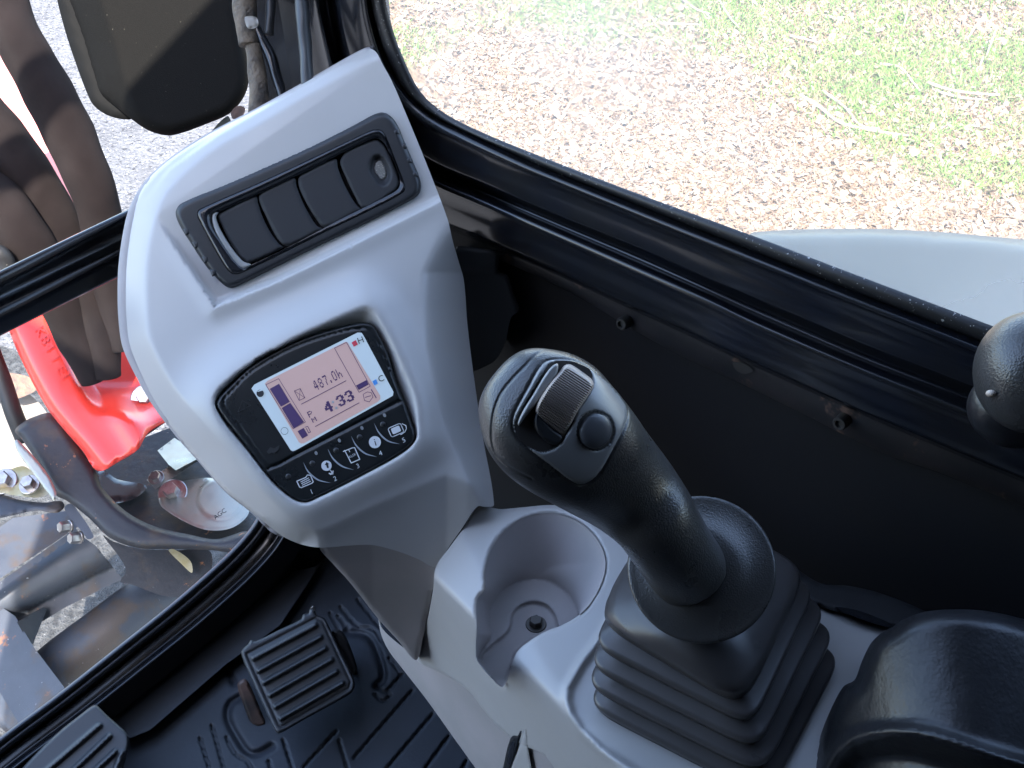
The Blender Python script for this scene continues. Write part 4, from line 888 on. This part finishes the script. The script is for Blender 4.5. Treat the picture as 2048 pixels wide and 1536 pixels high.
# ================================================================== SIDE CONSOLE
sc = thing('side_console', 'grey plastic side console with cup holder beside the joystick', 'side console', (.42, .3, .3))
TZ = .68
zt = zplane(TZ)
SC = [(872, 1134), (898, 1096), (928, 1055), (955, 1014), (975, 1014), (1002, 1018), (1050, 1014), (1100, 1010), (1140, 1014), (1180, 1034), (1215, 1060), (1245, 1085), (1275, 1110), (1340, 1100), (1450, 1090), (1560, 1120), (1640, 1178), (1720, 1225), (1790, 1256), (1840, 1290), (1800, 1400), (1760, 1560), (1700, 1680), (1300, 1690), (1130, 1660), (1118, 1560), (1090, 1512), (1040, 1487), (1000, 1458), (965, 1418), (940, 1385), (900, 1355), (860, 1335), (834, 1320), (848, 1268), (858, 1225), (866, 1180)]
c3 = lambda l: zo(740, 950, 2.621, l)
cupo = SM(c3([(562, 655), (602, 600), (606, 500), (640, 385), (720, 283), (830, 222), (950, 205), (1060, 230), (1150, 290), (1212, 375), (1235, 465), (1212, 570), (1150, 680), (1080, 745), (1000, 790), (920, 820), (835, 872), (775, 922), (742, 1000), (718, 1085), (692, 1112), (640, 1070), (572, 990), (556, 955), (558, 800)]))
# sloping shoulder plane
Q0 = PP(1060., 1286., (0, 0, TZ), (0, 0, 1)); Q1 = PP(1230., 1545., (0, 0, TZ), (0, 0, 1)); qd = Q1-Q0
qn = np.cross(qd, [0, 0, 1.]); qn /= np.linalg.norm(qn); qn = -qn if qn[0] > 0 else qn; qn = qn*.55+np.array([0, 0, .83])
plat = [(1300, 1120), (1262, 1180), (1205, 1270), (1160, 1330), (1135, 1375), (1133, 1400), (1140, 1428), (1160, 1462), (1200, 1500), (1255, 1535), (1330, 1580), (1400, 1640)]
def zsc(U, V):
    a = smax(zt(U, V), ZP(U, V, Q0, qn), .004)
    z = smax(a, zside(U, V), .006)
    # raised rim line of the boot plateau
    pf = plat+[(1700, 1700), (1900, 1300), (1600, 1050)]
    s = sd(U, V, pf)
    z = z-.003*np.exp(-(s/9.)**2)+.003*ss(-s, 0, 14)
    # rounded lip around cup
    dc = sd(U, V, cupo); m_ = np.clip(1-(V-1180)/120, .35, 1)
    z = z+rnd(np.maximum(dc, 0), 7, .004)*m_
    d2 = segdist(U, V, SC[:14], False)
    z = z+rnd(d2, 5, .003)+rnd(segdist(U, V, SC[26:]+SC[:1], False), 5, .003)
    return z
v, f = patch(SC, zsc, 5, holes=[cupo], lines=[plat, [(p[0]-5, p[1]+1) for p in plat]], thick=.05)
mesh_obj('console_housing', v, f, G1, sc)
flo = SM(c3([(566, 962), (640, 845), (630, 770), (640, 690), (690, 612), (765, 563), (860, 545), (950, 563), (1030, 620), (1080, 695), (1095, 742), (1000, 792), (920, 822), (835, 874), (775, 924), (742, 1000), (718, 1087), (692, 1114), (640, 1072), (598, 1010)]))
inn = SM(c3([(572, 966), (640, 885), (705, 832), (732, 790), (740, 735), (780, 685), (850, 660), (920, 675), (968, 725), (990, 792), (1000, 800), (920, 830), (835, 880), (775, 930), (742, 1010), (718, 1095), (692, 1120), (640, 1080), (590, 1000)]))
zf1 = zplane(TZ-.055)
def zcup(U, V):
    di = np.maximum(sd(U, V, flo), 0); do = np.maximum(-sd(U, V, cupo), 0)
    t = di/(di+do+1e-6)
    Zw = zt(U, V)*t+zf1(U, V)*(1-t)
    z = np.where(di > 0, Zw, zf1(U, V))
    z = z+.006*ss(-sd(U, V, inn), -1.5, 5)
    return z
ci = [tuple(np.array(p)) for p in cupo]
v, f = patch(ci, zcup, 4, lines=[flo+flo[:1], inn+inn[:1], [(p[0]*.985+1080*.015, p[1]*.985+1240*.015) for p in inn]], thick=.004, back=False)
mesh_obj('cup_holder', v, f, G2, sc)
P0 = PP(1072., 1250., (0, 0, TZ-.0605), (0, 0, 1))
v, f = hexbolt(P0, (0, 0, 1), .0055, .007, 1.5); mesh_obj('bolt', v, f, BOLTD, sc, sharp=30)
SK = [(757, 1234), (764, 1256), (800, 1290), (835, 1312), (900, 1345), (945, 1378), (1000, 1440), (1100, 1490), (1160, 1560), (1180, 1660), (1040, 1660), (952, 1538), (902, 1468), (852, 1398), (803, 1335), (778, 1302), (762, 1268)]
v, f = patch(SK, lambda U, V: zside(U, V)+.012-.0*U+rnd(segdist(U, V, SK[11:]+SK[:1], False), 16, .01), 7, thick=.04)
mesh_obj('lower_skirt', v, f, G2, sc)
# rocker switch at bottom
z4 = lambda l: zo(980, 1380, 9.845, l)
swo = SM(z4([(250, 1560), (300, 1330), (340, 1150), (390, 990), (440, 905), (490, 895), (540, 905), (600, 800), (612, 830), (540, 1100), (470, 1330), (400, 1560), (395, 1640), (240, 1640)]), 4)
v, f = patch(swo, lambda U, V: zsc(U, V)-.004+rnd(segdist(U, V, swo), 5, .003), 3, thick=.01); sw_ = mesh_obj('rocker_switch', v, f, BK, sc)
swb = SM(z4([(340, 1420), (390, 1140), (440, 1010), (500, 1010), (470, 1180), (420, 1380), (380, 1480)]), 4)
v, f = patch(swb, lambda U, V: zsc(U, V)-.006+rnd(segdist(U, V, swb), 4, .002), 3, thick=.004); mesh_obj('rocker', v, f, BKG, sw_)
swr = SM(z4([(420, 1640), (560, 1160), (640, 900), (705, 690), (735, 900), (760, 1200), (790, 1640)]), 4)
v, f = patch(swr, lambda U, V: zsc(U, V)-.0022+rnd(segdist(U, V, swr), 6, .003), 3, thick=.01); mesh_obj('switch_ridge', v, f, G1, sc)
# black rear trim of side console
bt = [(1560, 1120), (1640, 1166), (1700, 1172), (1760, 1186), (1850, 1222), (1920, 1262), (1860, 1275), (1785, 1254), (1720, 1235), (1640, 1213), (1580, 1180)]
v, f = patch(bt, lambda U, V: zplane(TZ+.004)(U, V)+rnd(segdist(U, V, bt), 7, .006), 7, thick=.06); mesh_obj('rear_trim', v, f, BKM, sc)
v, f = patch([(1670, 1214), (1720, 1222), (1786, 1250), (1778, 1255), (1715, 1236)], lambda U, V: zplane(TZ+.006)(U, V), 6, thick=.004); mesh_obj('trim_edge', v, f, BKG, sc)

# dark grey duct in the corner behind the tower
dk = zo(840, 440, 7.68, [(560, 415), (700, 408), (1000, 440), (1280, 478), (1350, 510), (1235, 540), (1215, 640), (1215, 785), (1350, 850), (1400, 980), (1450, 1150), (1520, 1380), (1400, 1500), (1300, 1900), (1100, 2200), (600, 2300)])
v, f = patch(dk, lambda U, V: 1.0+(V-560)*.0002+.004*ss(V-537-(U-930)*.04, -2, 3)+rnd(segdist(U, V, dk[:12], False), 8, .006), 6, thick=.05)
tag(mesh_obj('air_duct', v, f, mat('dark_grey_duct', (.04, .042, .045), .5)), 'dark grey duct in the corner between tower and window ledge', 'duct')

# ================================================================== JOYSTICK
js = thing('joystick', 'black right hand joystick with ribbed thumb roller and rubber boot', 'joystick', (.44, .24, TZ))
# boot
corners = [((1480, 1388), (1210, 1228), (1598, 1140), .735), ((1498, 1434), (1198, 1282), (1618, 1178), .7225), ((1509, 1482), (1189, 1322), (1640, 1216), .710), ((1519, 1530), (1184, 1362), (1657, 1262), .6975), ((1528, 1576), (1188, 1402), (1668, 1312), .685)]
def quad(cn):
    F0, L0, R0, z = cn; pf = PP(*map(float, F0), (0, 0, z), (0, 0, 1)); pl = PP(*map(float, L0), (0, 0, z), (0, 0, 1)); pr = PP(*map(float, R0), (0, 0, z), (0, 0, 1))
    c = (pl+pr)/2; return c, (pr-pf)/2, (pl-pf)/2
def ring(c, ex, ey, n, s, z, m_=160, twist=0):
    a = (np.arange(m_)+.5)*2*math.pi/m_; ca, sa = np.cos(a), np.sin(a)
    k = (np.abs(ca)**n+np.abs(sa)**n)**(-1/n); x = ca*k*s; y = sa*k*s
    cor = 2**(-1/n)          # keep the corner reach equal to the traced corner
    return np.array([c[0], c[1], z])+np.outer(x/cor*1.0, ex)*[1, 1, 0]+np.outer(y/cor*1.0, ey)*[1, 1, 0]
qs = [quad(c) for c in corners]
rg = []
c0, ex0, ey0 = qs[0]
DC = PZ(1402., 1137., .722)
def lerp(a, b, t): return a*(1-t)+b*t
# cap (upper dome of the boot)
for t, n, s, z in ((0, 2.0, .30, .762), (.1, 2.1, .40, .760), (.2, 2.4, .52, .756), (.4, 2.8, .66, .750), (.7, 3.6, .84, .744), (.85, 4.4, .95, .7395), (1, 7.0, .995, .735), (1, 7.0, 1.0, .731), (1, 7.0, .985, .7285)):
    c = lerp(np.array([DC[0], DC[1], 0])*[1, 1, 0]+[0, 0, 0], c0*[1, 1, 0], t); rg.append(ring(c, ex0, ey0, n, s, z))
for i in range(1, 5):
    ca, xa, ya = qs[i-1]; cb_, xb, yb = qs[i]; z1 = corners[i][3]; cm = lerp(ca, cb_, .5)
    rg.append(ring(cm, lerp(xa, xb, .5), lerp(ya, yb, .5), 9.0, .83, z1+.0082))
    rg.append(ring(cm, lerp(xa, xb, .6), lerp(ya, yb, .6), 9.0, .84, z1+.0062))
    rg.append(ring(cb_, xb, yb, 9.0, .97, z1+.0025)); rg.append(ring(cb_, xb, yb, 9.0, .992, z1+.0012)); rg.append(ring(cb_, xb, yb, 9.0, 1.0, z1-.0008)); rg.append(ring(cb_, xb, yb, 9.0, .992, z1-.004)); rg.append(ring(cb_, xb, yb, 9.0, .975, z1-.0050))
cb_, xb, yb = qs[4]; rg.append(ring(cb_, xb, yb, 9.0, .965, .676))
v, f = loft(np.array(rg)[::-1]); mesh_obj('rubber_boot', v, f, BOOT, js)
# flange disc
dn = -(DC-CAM)/np.linalg.norm(DC-CAM); dn = dn*.93+np.array([-.10, -.02, .35])*.9; dn /= np.linalg.norm(dn)
RD = 147*.722/FPX
pr = [(.3, -.10), (.90, -.085), (.965, -.07), (.995, -.03), (1.0, .0), (.99, .03), (.965, .045), (.93, .048), (.86, .062), (.78, .085), (.7, .115), (.62, .155), (.55, .20), (.45, .24), (.2, .26)]
v, f = lathe(DC, dn, [(r*RD, h*RD) for r, h in pr], 96); mesh_obj('flange', v, f, LEA, js)
# grip
sec = [((1378, 1142), 80, .722, 1.0), ((1362, 1120), 80, .712, 1.0), ((1338, 1085), 82, .702, 1.0), ((1306, 1034), 87, .692, 1.0), ((1262, 985), 98, .692, 1.0), ((1210, 938), 112, .680, .98), ((1170, 902), 124, .670, .95),
       ((1130, 868), 134, .663, .92), ((1096, 836), 138, .658, .9), ((1062, 806), 128, .657, .9), ((1036, 784), 108, .658, .88), ((1014, 764), 80, .660, .86), ((1004, 755), 50, .662, .84), ((1000, 752), 18, .663, .8)]
cs = crom([(s[0][0], s[0][1], s[2], s[1], s[3]) for s in sec], 2.0)
# densify the tip
Pc = PZ(cs[:, 0], cs[:, 1], cs[:, 2]); Tg = np.gradient(Pc, axis=0); Tg /= np.linalg.norm(Tg, axis=1)[:, None]
Tm = np.array([np.convolve(np.pad(Tg[:, k], 52, 'edge'), np.ones(105)/105, 'valid') for k in range(3)]).T
e1 = PZ(1200., 700., .7)-PZ(1100., 800., .7); e1 /= np.linalg.norm(e1)
m_ = 300; a = np.arange(m_)*2*math.pi/m_; rg = []
for i in range(len(cs)):
    t = Tm[i]/np.linalg.norm(Tm[i]); x = e1-t*(e1 @ t); x /= np.linalg.norm(x); y = np.cross(t, x)
    if y @ F_ > 0: y = -y
    r1 = cs[i, 3]*cs[i, 2]/FPX; r2 = r1*cs[i, 4]
    nn = 2.0+.5*ss(i/len(cs), .35, .7); ca, sa = np.cos(a), np.sin(a); k = (np.abs(ca)**nn+np.abs(sa)**nn)**(-1/nn)
    rg.append(Pc[i]+np.outer(ca*k*r1, x)+np.outer(sa*k*r2, y))
V_, F__ = loft(np.array(rg))
bvh = BVHTree.FromPolygons([tuple(p) for p in V_], F__)
_cache = {}
def zgrip(U, V):
    U = np.atleast_1d(U); V = np.atleast_1d(V); out = np.zeros(len(U)); r = rays(U, V); ax = np.linalg.norm(r, axis=1)
    for i in range(len(U)):
        h = bvh.ray_cast(Vector(CAM), Vector(r[i]/ax[i])); out[i] = (h[3]/ax[i]) if h[0] is not None else .67
    return out
c1_ = lambda l: zo(900, 650, 2.926, l)
pltO = SM(c1_([(600, 203), (700, 205), (770, 228), (835, 268), (940, 350), (1005, 425), (1035, 490), (1035, 550), (1000, 640), (950, 735), (900, 825), (865, 875), (820, 915), (765, 933), (705, 912), (600, 832), (470, 732), (400, 665), (372, 610), (370, 545), (400, 470), (455, 370), (515, 262), (550, 220)]), 3)
rec = SM(c1_([(612, 222), (700, 216), (765, 238), (815, 268), (832, 330), (825, 370), (790, 430), (745, 500), (715, 580), (680, 645), (640, 700), (595, 730), (540, 742), (480, 722), (420, 680), (390, 630), (385, 570), (420, 490), (480, 390), (540, 290), (575, 240)]), 3)
seam = c1_([(540, 148), (490, 185), (440, 240), (370, 310), (300, 400), (260, 500), (245, 600), (250, 700), (285, 780), (380, 850), (480, 900)])
cu_, cv_ = 1190.5, 862.
U, Vv, Zz = proj(V_)
front = ((V_-CAM) @ F_ < np.repeat(Pc, m_, 0)[:, :] @ F_-CAM @ F_+.004)
dsp = np.zeros(len(V_))
sel = np.where(front & (U > 930) & (U < 1280) & (Vv > 680) & (Vv < 1000))[0]
dsp[sel] += .011*ss(-sd(U[sel], Vv[sel], rec), -1, 6)
dsp[sel] += .0012*np.exp(-(segdist(U[sel], Vv[sel], seam, False)/2.4)**2)
dsp[sel] += .0012*np.exp(-(sd(U[sel], Vv[sel], pltO)/3.0)**2)
V2 = PZ(U, Vv, Zz+dsp)
grip = mesh_obj('grip', V2, F__, LEA, js)
hole_b = [(cu_+37*math.cos(t), cv_+39*math.sin(t)) for t in np.linspace(0, 2*math.pi, 31)[:-1]]
v, f = patch(pltO, lambda U, V: zgrip(U, V)-.0010+rnd(np.maximum(-sd(U, V, pltO), 0), 5, .0026)+rnd(np.maximum(sd(U, V, rec), 0), 4, .0022)+rnd(np.maximum(sd(U, V, hole_b), 0), 3, .0016), 3.4, holes=[rec, hole_b], thick=.004)
mesh_obj('grip_face', v, f, PLATE, js)
zpl = zgrip(np.array([1080., 1160, 1130, 1200, 1100]), np.array([800., 780, 880, 850, 760])); A = np.c_[[1080., 1160, 1130, 1200, 1100], [800., 780, 880, 850, 760], np.ones(5)]
gp_ = np.linalg.lstsq(A, zpl, rcond=None)[0]; zgp = lambda U, V: gp_[0]*U+gp_[1]*V+gp_[2]
v, f = patch([(1085+(p[0]-1085)*1.02, 810+(p[1]-810)*1.02) for p in rec], lambda U, V: zgp(U, V)+.005, 6, thick=.001)
mesh_obj('roller_well', v, f, mat('roller_well_plastic', (.06, .055, .052), .4), js)
rol = SM(c1_([(648, 282), (672, 252), (705, 246), (770, 290), (818, 330), (828, 360), (808, 400), (740, 500), (695, 590), (672, 640), (655, 648), (600, 600), (535, 545), (516, 515), (520, 470), (580, 370)]), 3)
rolr = SM(c1_([(655, 300), (680, 275), (815, 365), (800, 400), (735, 500), (695, 575), (672, 615), (540, 525), (528, 500), (585, 385)]), 3)
dirr = np.array([.84, .543]); dl_ = np.array([-.47, .88])
def grow(l, k): c = np.mean(l, axis=0); return [tuple(c+(np.array(p)-c)*k) for p in l]
rol = grow(rol, 1.10); rolr = grow(rolr, 1.12)
def zroll(U, V):
    s = (U-1130)*dl_[0]+(V-800)*dl_[1]; z = zgp(U, V)-.009+.0000012*s**2*2
    z = z+rnd(np.maximum(-sd(U, V, rol), 0), 9, .006)
    r_ = ss(-sd(U, V, rolr), 0, 3); return z+r_*(.0009*np.cos(((U*-.543*1+V*.84)*1.0)*2*math.pi/4.6)+.0006)
v, f = patch(rol, zroll, 1.35, thick=.012, shrink=.93); mesh_obj('thumb_roller', v, f, mat('roller_plastic', (.42, .35, .30), .42, spec=.5), js)
rs_ = SM(c1_([(494, 520), (520, 505), (560, 560), (610, 610), (662, 650), (650, 690), (600, 700), (540, 665), (495, 600)]), 3)
v, f = patch(rs_, lambda U, V: zgp(U, V)-.002+rnd(np.maximum(-sd(U, V, rs_), 0), 6, .005), 3, thick=.008); mesh_obj('roller_side', v, f, BK, js)
fin = SM(c1_([(632, 228), (622, 300), (560, 395), (500, 470), (440, 540), (402, 590), (398, 570), (425, 505), (490, 400), (550, 300), (600, 238)]), 3)
v, f = patch(fin, lambda U, V: zgp(U, V)-.002+rnd(np.maximum(-sd(U, V, fin), 0), 5, .003), 2.6, thick=.010, shrink=.98); mesh_obj('guard_fin', v, f, PLATE, js)
bn = -(PZ(cu_, cv_, 1.)-CAM); gx = PZ(cu_+30, cv_, zgrip(cu_+30, cv_)[0])-PZ(cu_-30, cv_, zgrip(cu_-30, cv_)[0]); gy = PZ(cu_, cv_+34, zgrip(cu_, cv_+34)[0])-PZ(cu_, cv_-34, zgrip(cu_, cv_-34)[0])
bn = np.cross(gx, gy); bn = -bn/np.linalg.norm(bn) if bn @ F_ > 0 else bn/np.linalg.norm(bn)
P0 = PZ(cu_, cv_, zgrip(cu_, cv_)[0]); rb_ = 34*.66/FPX
v, f = lathe(P0+bn*-.0012, bn, [(rb_*1.16, -.002), (rb_*1.14, 0), (rb_*.99, .0002), (rb_*.985, .0022), (rb_*.93, .0034), (rb_*.8, .0042), (rb_*.55, .0049), (rb_*.3, .0053), (.0001, .0054)], 48); mesh_obj('push_button', v, f, mat('button_plastic', (.085, .088, .095), .36), js)
# hidden lever link between boot and disc is the flange stem

# ================================================================== ARMREST + LEVER KNOB
ar = SM(zo(1500, 1100, 3.524, [(1000, 545), (1080, 490), (1250, 432), (1500, 418), (1700, 435), (1940, 490), (2300, 600), (2400, 1800), (400, 1800), (330, 1700), (420, 1540), (520, 1240), (600, 1060), (665, 955), (735, 918), (790, 780), (850, 660), (920, 590)]), 10)
lip = zo(1500, 1100, 3.524, [(480, 1800), (520, 1560), (600, 1430), (720, 1330), (860, 1290), (1000, 1275), (1150, 1280), (1300, 1310), (1420, 1345), (1650, 1430), (1940, 1520), (2300, 1640)])
def zar(U, V):
    t = (U-1990+(V-1380)*-.12)/330.
    z = .66-(V-1380)*.00012+.075*t*t
    z = z+rnd(np.maximum(-sd(U, V, ar), 0), 34, .022)
    lv = np.interp(U, [p[0] for p in lip], [p[1] for p in lip]); db = V-lv
    lr = lip+[(2400, 1800), (1400, 1800)]; s = sd(U, V, lr)
    z = z-.008*np.exp(-(s/14.)**2)+.028*ss(-s, 4, 60)
    return z
v, f = patch(ar, zar, 8, lines=[lip], thick=.06); tag(mesh_obj('armrest', v, f, LEA2), 'creased black vinyl armrest end in the lower right corner', 'armrest')
kb = thing('lever_knob', 'rounded black lever knob at the right edge below the window', 'lever', (.5, .05, .8))
def ball(cu, cv, Z, ru, rv, rz):
    c = PZ(float(cu), float(cv), Z); n = 40; rg = []
    for th in np.linspace(.02, math.pi-.02, 30):
        a = np.arange(n)*2*math.pi/n; s = math.sin(th)
        rg.append(c+np.outer(np.cos(a)*s, R_)*ru*Z/FPX+np.outer(np.sin(a)*s, D_)*rv*Z/FPX-F_*math.cos(th)*rz)
    return loft(np.array(rg))
v, f = ball(2062, 745, .60, 108, 122, .03); mesh_obj('knob', v, f, LEA, kb)
v, f = ball(2035, 815, .622, 98, 82, .02); mesh_obj('knob_collar', v, f, LEA2, kb)
v, f = ball(1982, 787, .589, 10, 7.5, .003); mesh_obj('pale_mark', v, f, mat('pale_mark', (.6, .5, .42), .4), kb)

# ================================================================== FLOOR MAT AND PEDALS
z5 = lambda l: zo(400, 1100, 3.413, l)
gro = [(z5([(1380, 850), (1280, 960)]), 2.2), (z5([(1450, 960), (1050, 1420)]), 2.4), (z5([(1590, 1120), (1280, 1488), (1150, 1640)]), 2.4), (z5([(1700, 1270), (1540, 1488)]), 2.2), (z5([(1820, 1440), (1760, 1560)]), 2.2), (z5([(930, 1240), (710, 1480)]), 2.2),
       (z5([(1080, 340), (1230, 530)]), 2.0), (z5([(890, 430), (960, 560)]), 1.8), (z5([(940, 450), (1010, 530)]), 1.8), (z5([(960, 390), (1080, 520), (1180, 540), (1240, 620)]), 2.0), (z5([(80, 1200), (160, 1480)]), 2.0), (z5([(0, 1290), (60, 1480)]), 1.8),
       (z5([(180, 1280), (240, 1390), (320, 1440), (360, 1500)]), 2.0), (z5([(470, 1440), (490, 1520)]), 2.0), (z5([(950, 1300), (1010, 1500)]), 2.2), (z5([(1200, 930), (1270, 970), (1300, 990), (1250, 1030), (1195, 985)]), 1.8), (z5([(1290, 740), (1340, 800), (1370, 850)]), 1.8),
       (z5([(490, 1340), (400, 1388), (340, 1385), (290, 1335), (200, 1180), (188, 1110), (212, 1045), (270, 1005)]), 6.5), (z5([(320, 640), (205, 662), (165, 700), (170, 770), (225, 900)]), 6), (z5([(1000, 560), (1120, 572), (1180, 622), (1248, 800), (1252, 875), (1205, 930)]), 6.5),
       (z5([(570, 1300), (640, 1520)]), 2.0)]
MO = [(190, 1410), (330, 1330), (480, 1250), (600, 1140), (720, 1040), (1000, 1150), (1120, 1600), (600, 1620), (100, 1640), (60, 1540)]
zmat = zplane(FZ+.012)
def zfm(U, V):
    z = zmat(U, V)
    for pl, w in gro: z = z+(.007 if w > 4 else .005)*np.exp(-(segdist(U, V, pl, False)/w)**2)
    return z
v, f = patch(MO, zfm, 4.2, lines=[g_[0] for g_ in gro], thick=.01, smooth_out=False)
tag(mesh_obj('floor_mat', v, f, MATF), 'dark moulded rubber floor mat with diagonal grooves around the pedals', 'floor mat')
v, f = patch([(215, 1425), (430, 1240), (560, 1150), (640, 1130), (560, 1250), (450, 1330), (300, 1460), (250, 1480)], zplane(FZ+.03), 14, thick=.03, smooth_out=False)
mesh_obj('heel_plate', v, f, mat('heel_plate_paint', (.022, .024, .028), .5), cab)
pd = thing('foot_pedal', 'ribbed rectangular black foot pedal with worn brown side bracket', 'pedal', (.45, .68, FZ))
PO = SM(z5([(280, 705), (300, 668), (330, 640), (345, 615), (378, 622), (540, 545), (690, 472), (705, 440), (740, 432), (752, 400), (778, 395), (795, 440), (850, 465), (880, 520), (960, 690), (1050, 880), (1056, 935), (1030, 978), (900, 1055), (700, 1165), (570, 1240), (530, 1252), (508, 1228), (430, 1060), (350, 880)]), 4)
Z0 = 1.22
ribs = [((365, 740), (785, 515)), ((400, 825), (820, 595)), ((437, 905), (852, 672)), ((478, 990), (895, 750)), ((515, 1070), (930, 830)), ((552, 1150), (970, 910))]
inset = z5([(320, 710), (790, 465), (840, 490), (1030, 900), (1015, 945), (560, 1205), (540, 1195)])
def zped(U, V):
    z = 1.225-(V-1340)*.00028+(U-600)*.00004+rnd(np.maximum(-sd(U, V, PO), 0), 5, .005)
    z = z+.0022*np.exp(-(segdist(U, V, inset)/2.2)**2)
    for a_, b_ in ribs: z = z-.0055*np.exp(-(np.maximum(segdist(U, V, z5([a_, b_]), False)-2., 0)/2.2)**2)
    return z
v, f = patch(PO, zped, 3., lines=[z5([a_, b_]) for a_, b_ in ribs], thick=.016); mesh_obj('pedal_pad', v, f, PEDM, pd)
lb_ = SM(z5([(255, 915), (300, 880), (330, 900), (430, 1130), (450, 1185), (395, 1215), (345, 1180), (290, 1040)]), 4)
v, f = patch(lb_, lambda U, V: 1.26+rnd(np.maximum(-sd(U, V, lb_), 0), 5, .006), 4, thick=.04); mesh_obj('side_bracket', v, f, mat('worn_bracket', (.11, .065, .05), .5, var=((.02, .018, .018), 35)), pd)
rb3 = SM(z5([(900, 555), (955, 545), (1000, 600), (1065, 770), (1070, 830), (1045, 855), (980, 760)]), 4)
v, f = patch(rb3, lambda U, V: 1.26+rnd(np.maximum(-sd(U, V, rb3), 0), 5, .006), 5, thick=.05); mesh_obj('side_bracket', v, f, BKM, pd)
v, f = patch(z5([(440, 1190), (520, 1230), (600, 1300), (680, 1640), (570, 1640)]), lambda U, V: 1.29+0*U, 7, thick=.02, smooth_out=False); mesh_obj('pedal_lever', v, f, BKM, pd)
v, f = tub_px([(622, 1218, 1.22), (626, 1213, 1.215), (630, 1220, 1.22)], [2.2, 2.2], 8); mesh_obj('spring_end', v, f, BOLT, pd)
z6 = lambda l: zo(0, 1150, 3.938, l)
P2 = SM(z6([(60, 1650), (180, 1515), (330, 1360), (480, 1220), (620, 1110), (745, 1022), (790, 1050), (840, 1100), (920, 1170), (1000, 1245), (1018, 1310), (1000, 1420), (960, 1560), (930, 1700), (60, 1700)]), 5)
rb2_ = [((780, 1185), (330, 1570)), ((860, 1268), (520, 1590)), ((905, 1392), (680, 1600)), ((960, 1400), (900, 1560))]
def zp2(U, V):
    z = 1.16-(V-1480)*.0003+rnd(np.maximum(-sd(U, V, P2), 0), 5, .006)
    for a_, b_ in rb2_: z = z-.005*np.exp(-(np.maximum(segdist(U, V, z6([a_, b_]), False)-2.5, 0)/2.2)**2)
    return z
p2 = thing('foot_pedal', 'wide ribbed black footrest cut by the lower left corner', 'pedal', (.3, .7, FZ))
v, f = patch(P2, zp2, 3.4, lines=[z6([a_, b_]) for a_, b_ in rb2_], thick=.016); mesh_obj('pedal_pad', v, f, PEDM, p2)
